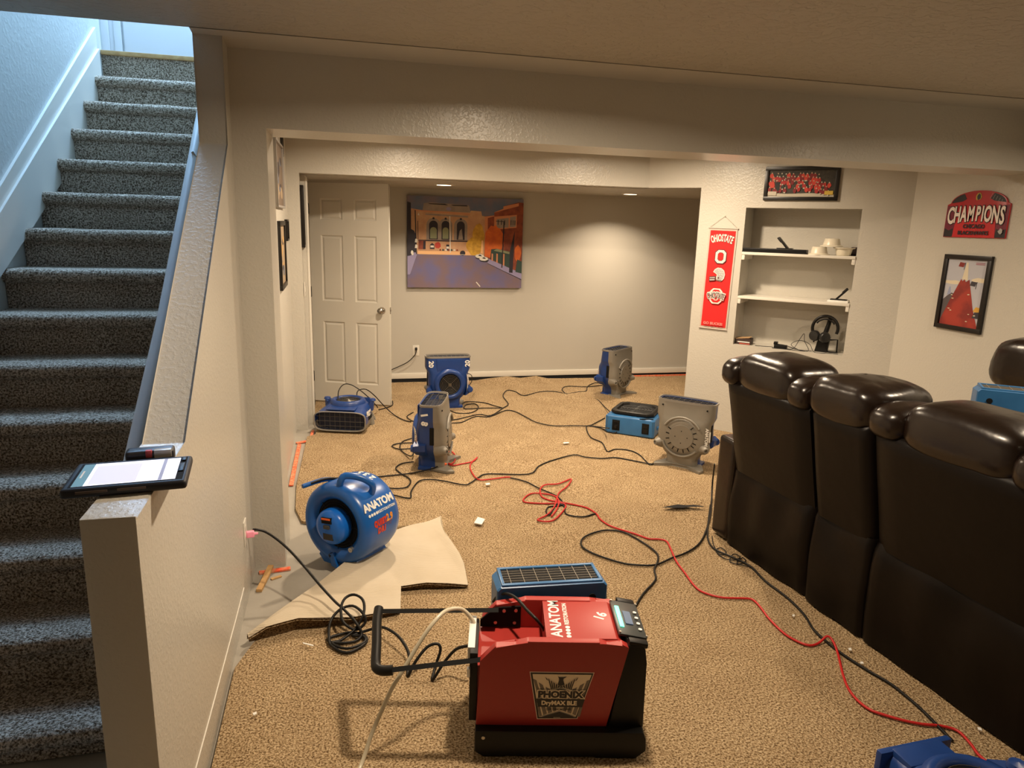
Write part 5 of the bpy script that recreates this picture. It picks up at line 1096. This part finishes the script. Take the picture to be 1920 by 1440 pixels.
# ================================================================== cords
def cord(name, label, pts, r=0.0045, m=None, group='extension cords', sub=4, cat='cord', own=None):
    P = smoothpts(pts, sub); c = Vector((P[0].x, P[0].y, 0)); t_ = bpy.data.objects.new(name, None)
    bm = bmn(); tube(bm, [p-c for p in P], r, 8); o = obj(name, bm, m or M_cord, None, 70); o.location = c; bpy.data.objects.remove(t_)
    if own is not None:
        bpy.context.view_layer.update(); o.parent = own; o.matrix_parent_inverse = own.matrix_world.inverted(); return o
    return tag(o, label, cat, group)
cord('extension_cord', 'long red extension cord snaking from the tangle past the sofa to the bottom right blower', [(2.051,1.549,0.009),(2.056,1.586,0.009),(2.058,1.626,0.009),(2.075,1.671,0.009),(2.085,1.735,0.009),(2.046,1.769,0.009),(1.988,1.790,0.009),(1.936,1.820,0.009),(1.890,1.858,0.009),(1.857,1.895,0.009),(1.848,1.951,0.009),(1.862,2.019,0.009),(1.904,2.105,0.009),(1.972,2.219,0.009),(2.002,2.290,0.020),(1.993,2.320,0.030),(1.946,2.310,0.009),(1.897,2.303,0.009),(1.863,2.342,0.009),(1.844,2.410,0.009),(1.849,2.529,0.009),(1.864,2.609,0.009),(1.870,2.681,0.009),(1.846,2.705,0.009),(1.736,2.734,0.009),(1.671,2.794,0.009),(1.657,2.865,0.009),(1.672,2.990,0.009),(1.688,3.123,0.009),(1.723,3.257,0.009),(1.744,3.354,0.009),(1.714,3.388,0.009),(1.658,3.405,0.009),(1.608,3.478,0.009),(1.513,3.598,0.009),(1.484,3.705,0.009),(1.489,3.793,0.009),(1.456,3.900,0.009),(1.345,3.993,0.009),(1.274,4.046,0.009),(1.237,4.116,0.009),(1.260,4.236,0.009),(1.317,4.316,0.009),(1.412,4.321,0.009),(1.527,4.396,0.009),(1.454,4.263,0.009),(1.361,4.151,0.009),(1.272,3.948,0.009),(1.189,3.828,0.009),(1.110,3.762,0.009),(1.197,3.739,0.009),(1.330,3.913,0.009),(1.332,3.982,0.009),(1.219,4.001,0.009),(1.108,4.042,0.009),(1.118,4.108,0.009),(1.189,4.180,0.009),(1.271,4.157,0.009),(1.322,4.111,0.009),(1.322,4.019,0.009),(1.270,3.897,0.009),(1.207,3.801,0.009)], 0.0052, M_redcord, cat='cord')
cord('extension_cord', 'red extension cord looping out from the foot of the edge-on snail blower', [(0.714,4.888,0.009),(0.744,4.932,0.009),(0.760,5.042,0.009),(0.801,5.127,0.009),(0.819,5.033,0.009),(0.800,4.911,0.009),(0.757,4.834,0.009),(0.738,4.921,0.009),(0.768,5.040,0.030),(0.745,5.052,0.040),(0.728,4.984,0.009),(0.753,4.811,0.009),(0.837,4.826,0.009),(0.927,4.867,0.009),(0.975,4.952,0.009),(0.909,4.834,0.009),(0.881,4.733,0.009),(0.876,4.632,0.009),(0.881,4.538,0.009),(0.907,4.477,0.009),(0.993,4.484,0.009),(1.092,4.504,0.009),(1.122,4.488,0.009)], 0.0048, M_redcord, cat='cord')
cord('extension_cord', 'black cord continuing from the red loop into the red tangle in mid floor', [(1.118,4.489,0.008),(1.202,4.403,0.008),(1.258,4.267,0.008),(1.303,4.182,0.008),(1.337,4.101,0.008),(1.341,3.991,0.008),(1.308,3.953,0.008),(1.237,3.948,0.008),(1.199,3.886,0.008),(1.200,3.820,0.009),(1.296,3.981,0.008),(1.330,3.932,0.008),(1.307,3.818,0.008),(1.387,3.763,0.008),(1.467,3.790,0.008),(1.493,3.794,0.009)], 0.0045, M_cord, cat='cord')
cord('power_cord', 'black cord from the drum blower winding across the middle of the carpet to the right', [(0.277,4.325,0.009),(0.299,4.307,0.009),(0.403,4.230,0.009),(0.425,4.347,0.009),(0.492,4.519,0.009),(0.573,4.542,0.009),(0.668,4.490,0.009),(0.777,4.406,0.009),(0.829,4.432,0.009),(0.904,4.530,0.009),(0.985,4.587,0.009),(1.260,4.537,0.009),(1.376,4.689,0.009),(1.509,4.795,0.009),(1.711,4.896,0.009),(1.783,4.833,0.009),(1.900,4.783,0.009),(2.008,4.786,0.009),(2.125,4.686,0.009),(2.222,4.603,0.009),(2.307,4.639,0.009),(2.392,4.601,0.009),(2.459,4.494,0.009)], 0.0047, M_cord, cat='cord', own=DRUM)
cord('power_cord', 'black cord looping between the flat light blue unit and the grey-faced blower by the sofa', [(2.131,5.251,0.100),(2.171,5.434,0.050),(2.167,5.612,0.008),(2.094,5.656,0.008),(2.045,5.546,0.009),(2.001,5.316,0.008),(2.042,5.161,0.008),(2.002,4.944,0.008),(2.087,4.985,0.008),(2.182,4.944,0.008),(2.219,4.831,0.008),(2.204,4.655,0.008),(2.213,4.593,0.008),(2.314,4.663,0.009),(2.382,4.554,0.008)], 0.0045, M_cord, cat='cord', own=TEAL1)
cord('power_cord', 'black cord running along the lower face of the flat light blue unit and over its corner', [(2.094,5.656,0.008),(2.178,5.577,0.008),(2.233,5.401,0.010),(2.326,5.447,0.040),(2.398,5.461,0.090),(2.417,5.292,0.155),(2.514,5.242,0.165)], 0.0045, M_cord, cat='cord', own=TEAL1)
cord('extension_cord', 'long black cord from behind the edge-on blower to the flat light blue unit', [(0.863,5.797,0.008),(0.920,5.898,0.008),(1.022,5.918,0.008),(1.172,6.084,0.008),(1.301,6.067,0.008),(1.489,6.258,0.008),(1.574,6.207,0.008),(1.627,6.004,0.008),(1.673,5.827,0.008),(1.788,5.699,0.008),(1.963,5.675,0.008),(2.103,5.655,0.008),(2.221,5.760,0.008),(2.338,5.879,0.008)], 0.0045, M_cord, cat='cord')
cord('extension_cord', 'black cord from behind the edge-on blower to the cord crossing at mid floor', [(0.890,5.980,0.008),(1.022,6.032,0.008),(1.214,6.153,0.008),(1.318,6.101,0.008),(1.489,6.349,0.008),(1.577,6.503,0.008),(1.599,6.831,0.008),(1.698,7.065,0.008),(1.769,7.000,0.008),(1.816,6.816,0.008),(2.021,6.955,0.008),(2.180,6.956,0.008),(2.277,6.842,0.008),(2.433,6.906,0.008),(2.528,6.934,0.008),(2.623,7.152,0.008),(2.768,7.310,0.008),(2.838,7.261,0.008)], 0.0045, M_cord, cat='cord')
cord('power_cord', 'black cord from the far grey-faced blower down to the flat light blue unit', [(2.809,7.184,0.008),(2.603,7.128,0.008),(2.399,7.178,0.008),(2.294,7.037,0.008),(2.276,6.795,0.008),(2.347,6.647,0.008),(2.452,6.618,0.008),(2.513,6.536,0.008),(2.485,6.281,0.008),(2.403,5.894,0.050)], 0.0045, M_cord, cat='cord', own=FAN4)
cord('power_cord', 'black cord lying in loops at the foot of the upright blower marked 20', [(0.966,6.398,0.008),(1.021,6.235,0.008),(1.154,6.217,0.008),(1.258,6.380,0.008),(1.258,6.544,0.008),(1.164,6.514,0.008),(1.123,6.397,0.008),(1.158,6.363,0.008),(1.311,6.373,0.008),(1.489,6.349,0.008)], 0.0045, M_cord, cat='cord', own=FAN3)
cord('power_cord', 'black cord running in a shallow arc right of the upright blower marked 20', [(1.120,6.499,0.008),(1.186,6.638,0.008),(1.351,6.574,0.008),(1.431,6.438,0.008),(1.494,6.349,0.008)], 0.0045, M_cord, cat='cord', own=FAN3)
cord('power_cord', 'short black cord loop hanging at the right side of the upright blower marked 20', [(1.227,6.829,0.250),(1.294,6.955,0.200),(1.306,7.013,0.120),(1.266,7.034,0.060)], 0.004, M_cord, cat='cord', own=FAN3)
cord('power_cord', 'black cord arching over the flat-lying blue blower beside the door', [(-0.026,6.006,0.210),(-0.020,6.082,0.280),(0.022,6.149,0.320),(0.081,6.187,0.310),(0.152,6.165,0.270),(0.228,6.168,0.200),(0.288,6.228,0.120),(0.320,6.362,0.050)], 0.0045, M_cord, cat='cord', own=FAN1)
cord('power_cord', 'black cord rising from the flat-lying blower and sweeping to the edge-on blower', [(0.132,6.141,0.200),(0.143,6.191,0.250),(0.214,6.244,0.250),(0.291,6.283,0.180),(0.375,6.394,0.060),(0.455,6.250,0.010),(0.529,6.056,0.008),(0.587,5.987,0.008)], 0.0045, M_cord, cat='cord', own=FAN1)
cord('power_cord', 'black cord lying on the carpet under the free edge of the white door', [(0.333,6.442,0.008),(0.423,6.519,0.008),(0.472,6.604,0.008),(0.482,6.749,0.008)], 0.0045, M_cord, cat='cord', own=FAN1)
cord('power_cord', 'small black cord loop left of the edge-on blower at its mid height', [(0.637,6.300,0.010),(0.615,6.271,0.008),(0.567,6.167,0.008),(0.591,6.030,0.009),(0.612,6.001,0.008)], 0.0045, M_cord, cat='cord', own=FAN2)
cord('power_cord', 'tangled black cord loops on the carpet left of the edge-on blower', [(0.559,5.489,0.020),(0.539,5.501,0.008),(0.462,5.425,0.008),(0.430,5.264,0.008),(0.454,5.129,0.008),(0.493,4.994,0.030),(0.524,5.223,0.008),(0.419,5.239,0.008),(0.373,5.327,0.008),(0.432,5.387,0.008),(0.540,5.385,0.008)], 0.0045, M_cord, cat='cord', own=FAN2)
cord('power_cord', 'black cord curling from the foot of the edge-on blower to the drum blower', [(0.501,4.922,0.009),(0.414,4.900,0.009),(0.362,4.810,0.009),(0.385,4.700,0.009),(0.431,4.596,0.009),(0.437,4.513,0.009),(0.405,4.428,0.009),(0.349,4.408,0.009),(0.280,4.429,0.009)], 0.0047, M_cord, cat='cord', own=FAN2)
cord('extension_cord', 'black cord with an orange plug crossing the base of the edge-on blower', [(0.198,4.648,0.009),(0.336,4.665,0.009),(0.461,4.679,0.012),(0.605,4.708,0.025),(0.677,4.788,0.025)], 0.0047, M_cord, cat='cord')
cord('power_cord', 'black cord making one wide loop behind the red dehumidifier', [(2.312,3.886,0.250),(2.344,3.944,0.100),(2.295,3.852,0.010),(2.180,3.657,0.009),(2.012,3.413,0.009),(1.894,3.279,0.009),(1.780,3.201,0.009),(1.682,3.161,0.009),(1.561,3.104,0.009),(1.457,3.123,0.009),(1.383,3.167,0.009),(1.287,3.284,0.009),(1.255,3.381,0.009),(1.294,3.477,0.009),(1.389,3.538,0.009),(1.476,3.553,0.009),(1.558,3.501,0.009),(1.611,3.344,0.009),(1.625,3.222,0.009),(1.589,3.138,0.009),(1.533,3.056,0.009),(1.493,2.956,0.009),(1.381,2.844,0.009),(1.292,2.738,0.009),(1.241,2.668,0.009),(1.169,2.543,0.050)], 0.0052, M_cord, cat='cord', own=TEAL2)
cord('extension_cord', 'long black cord running along the base of the sofa to the bottom right blower', [(2.257,3.798,0.009),(2.068,3.485,0.009),(1.984,3.325,0.009),(1.964,3.213,0.009),(2.007,3.115,0.009),(2.047,2.999,0.009),(2.033,2.844,0.009),(2.044,2.675,0.009),(2.029,2.526,0.009),(1.993,2.410,0.009),(1.988,2.318,0.009),(1.994,2.220,0.009),(2.018,2.107,0.009),(2.045,2.018,0.009),(2.050,1.937,0.009),(2.047,1.853,0.009),(2.036,1.774,0.009),(2.025,1.697,0.009)], 0.0052, M_cord, cat='cord')
cord('thin_cable', 'thin black cable knotted on the carpet at the far corner of the sofa', [(2.041,3.385,0.003),(1.990,3.275,0.003),(1.959,3.151,0.008),(2.004,3.165,0.010),(2.008,3.228,0.008),(1.962,3.202,0.005),(1.959,3.107,0.008),(2.003,3.076,0.010),(2.052,3.105,0.010),(2.032,3.140,0.010),(1.971,3.074,0.008),(1.998,3.036,0.006),(2.058,3.062,0.006),(2.059,3.095,0.008),(1.995,3.041,0.010),(2.054,2.993,0.004)], 0.0028, M_cord, cat='cable')
cord('power_cord', 'black cord from the half-wall outlet, coiled on the carpet, running to the dehumidifier', [(-0.412,3.237,0.300),(-0.396,3.237,0.300),(-0.359,3.240,0.285),(-0.307,3.215,0.255),(-0.247,3.175,0.210),(-0.178,3.077,0.170),(-0.112,2.966,0.135),(-0.048,2.874,0.100),(-0.013,2.831,0.085),(0.036,2.758,0.060),(0.058,2.729,0.020),(0.027,2.696,0.010),(-0.045,2.700,0.010),(-0.080,2.728,0.010),(-0.051,2.754,0.010),(0.022,2.765,0.010),(0.075,2.722,0.010),(0.067,2.668,0.010),(-0.004,2.622,0.010),(-0.063,2.682,0.010),(-0.074,2.723,0.020),(-0.069,2.795,0.050),(-0.031,2.835,0.080),(0.025,2.842,0.090),(0.067,2.790,0.080),(0.075,2.767,0.050),(0.035,2.751,0.030),(-0.014,2.767,0.060),(-0.024,2.825,0.090),(-0.006,2.875,0.110),(0.033,2.882,0.120),(0.069,2.847,0.110),(0.070,2.789,0.080),(0.035,2.754,0.035),(-0.025,2.711,0.014),(-0.063,2.695,0.014),(-0.004,2.645,0.014),(0.069,2.677,0.014),(0.062,2.726,0.014),(0.019,2.734,0.014),(0.083,2.753,0.020),(0.143,2.716,0.050),(0.193,2.638,0.060),(0.222,2.575,0.050),(0.236,2.529,0.030),(0.228,2.482,0.010),(0.223,2.431,0.006),(0.251,2.446,0.050),(0.300,2.475,0.090),(0.341,2.476,0.100),(0.352,2.462,0.080),(0.331,2.442,0.030),(0.311,2.386,0.006),(0.357,2.395,0.070),(0.403,2.396,0.120),(0.449,2.362,0.150),(0.470,2.354,0.150)], 0.006, M_cord, cat='cord', own=DEHUM)
cord('power_cord', 'black power cord arching out of the recess of the red dehumidifier', [(0.530,2.336,0.340),(0.541,2.305,0.380),(0.562,2.262,0.410),(0.584,2.206,0.420),(0.603,2.116,0.420),(0.622,2.074,0.410),(0.648,2.082,0.370),(0.667,2.117,0.330)], 0.0055, M_cord, cat='cord', own=DEHUM)
cord('drain_hose', 'clear milky drain hose dropping from the left side of the dehumidifier', [(0.437,2.182,0.330),(0.425,2.193,0.360),(0.403,2.199,0.390),(0.376,2.194,0.410),(0.326,2.169,0.420),(0.275,2.128,0.400),(0.223,2.104,0.340),(0.172,2.080,0.270),(0.138,2.071,0.220),(0.112,2.060,0.170),(0.070,2.035,0.090),(0.045,2.008,0.035),(0.023,1.965,0.010),(-0.014,1.860,0.010)], 0.007, M_clear, cat='hose', group=None, own=DEHUM)

# cord on the back wall, plug bodies
pc = cord('extension_cord', 'black cord hanging from the back wall outlet and passing behind the open door', [(0.803, 7.622, 0.360), (0.800, 7.60, 0.335), (0.78, 7.60, 0.29), (0.71, 7.60, 0.225), (0.62, 7.60, 0.180), (0.52, 7.60, 0.135), (0.35, 7.58, 0.05), (0.2, 7.5, 0.006)], 0.0045)
def plug(label, loc, rz, m, sz=(0.034, 0.024, 0.028), cat='plug'):
    t_ = thing('plug', label, cat, loc, rz, 'cord plugs'); b = bmn(); bx(b, 0, sz[0], -sz[1]/2, sz[1]/2, -sz[2]/2, sz[2]/2, .005, 3); obj('plug_body', b, m, t_, 50); b = bmn(); tube(b, [(sz[0]-.002, 0, 0), (sz[0]+.016, 0, -.001)], [.007, .005], 10); obj('strain_relief', b, m, t_, 50)
    return t_
plug('black plug pushed into the back wall outlet', (0.803, 7.632, 0.366), -90, M_black)
plug('clear lit plug pushed into the half wall outlet', (-0.434, 3.185, 0.302), 8, mat('clear_lit_plug', (.75, .35, .45), .2, emis=((.9, .12, .18), .30)))
plug('orange cord connector at the foot of the edge-on blower', (0.675,4.774,0.028), 20, M_orange)
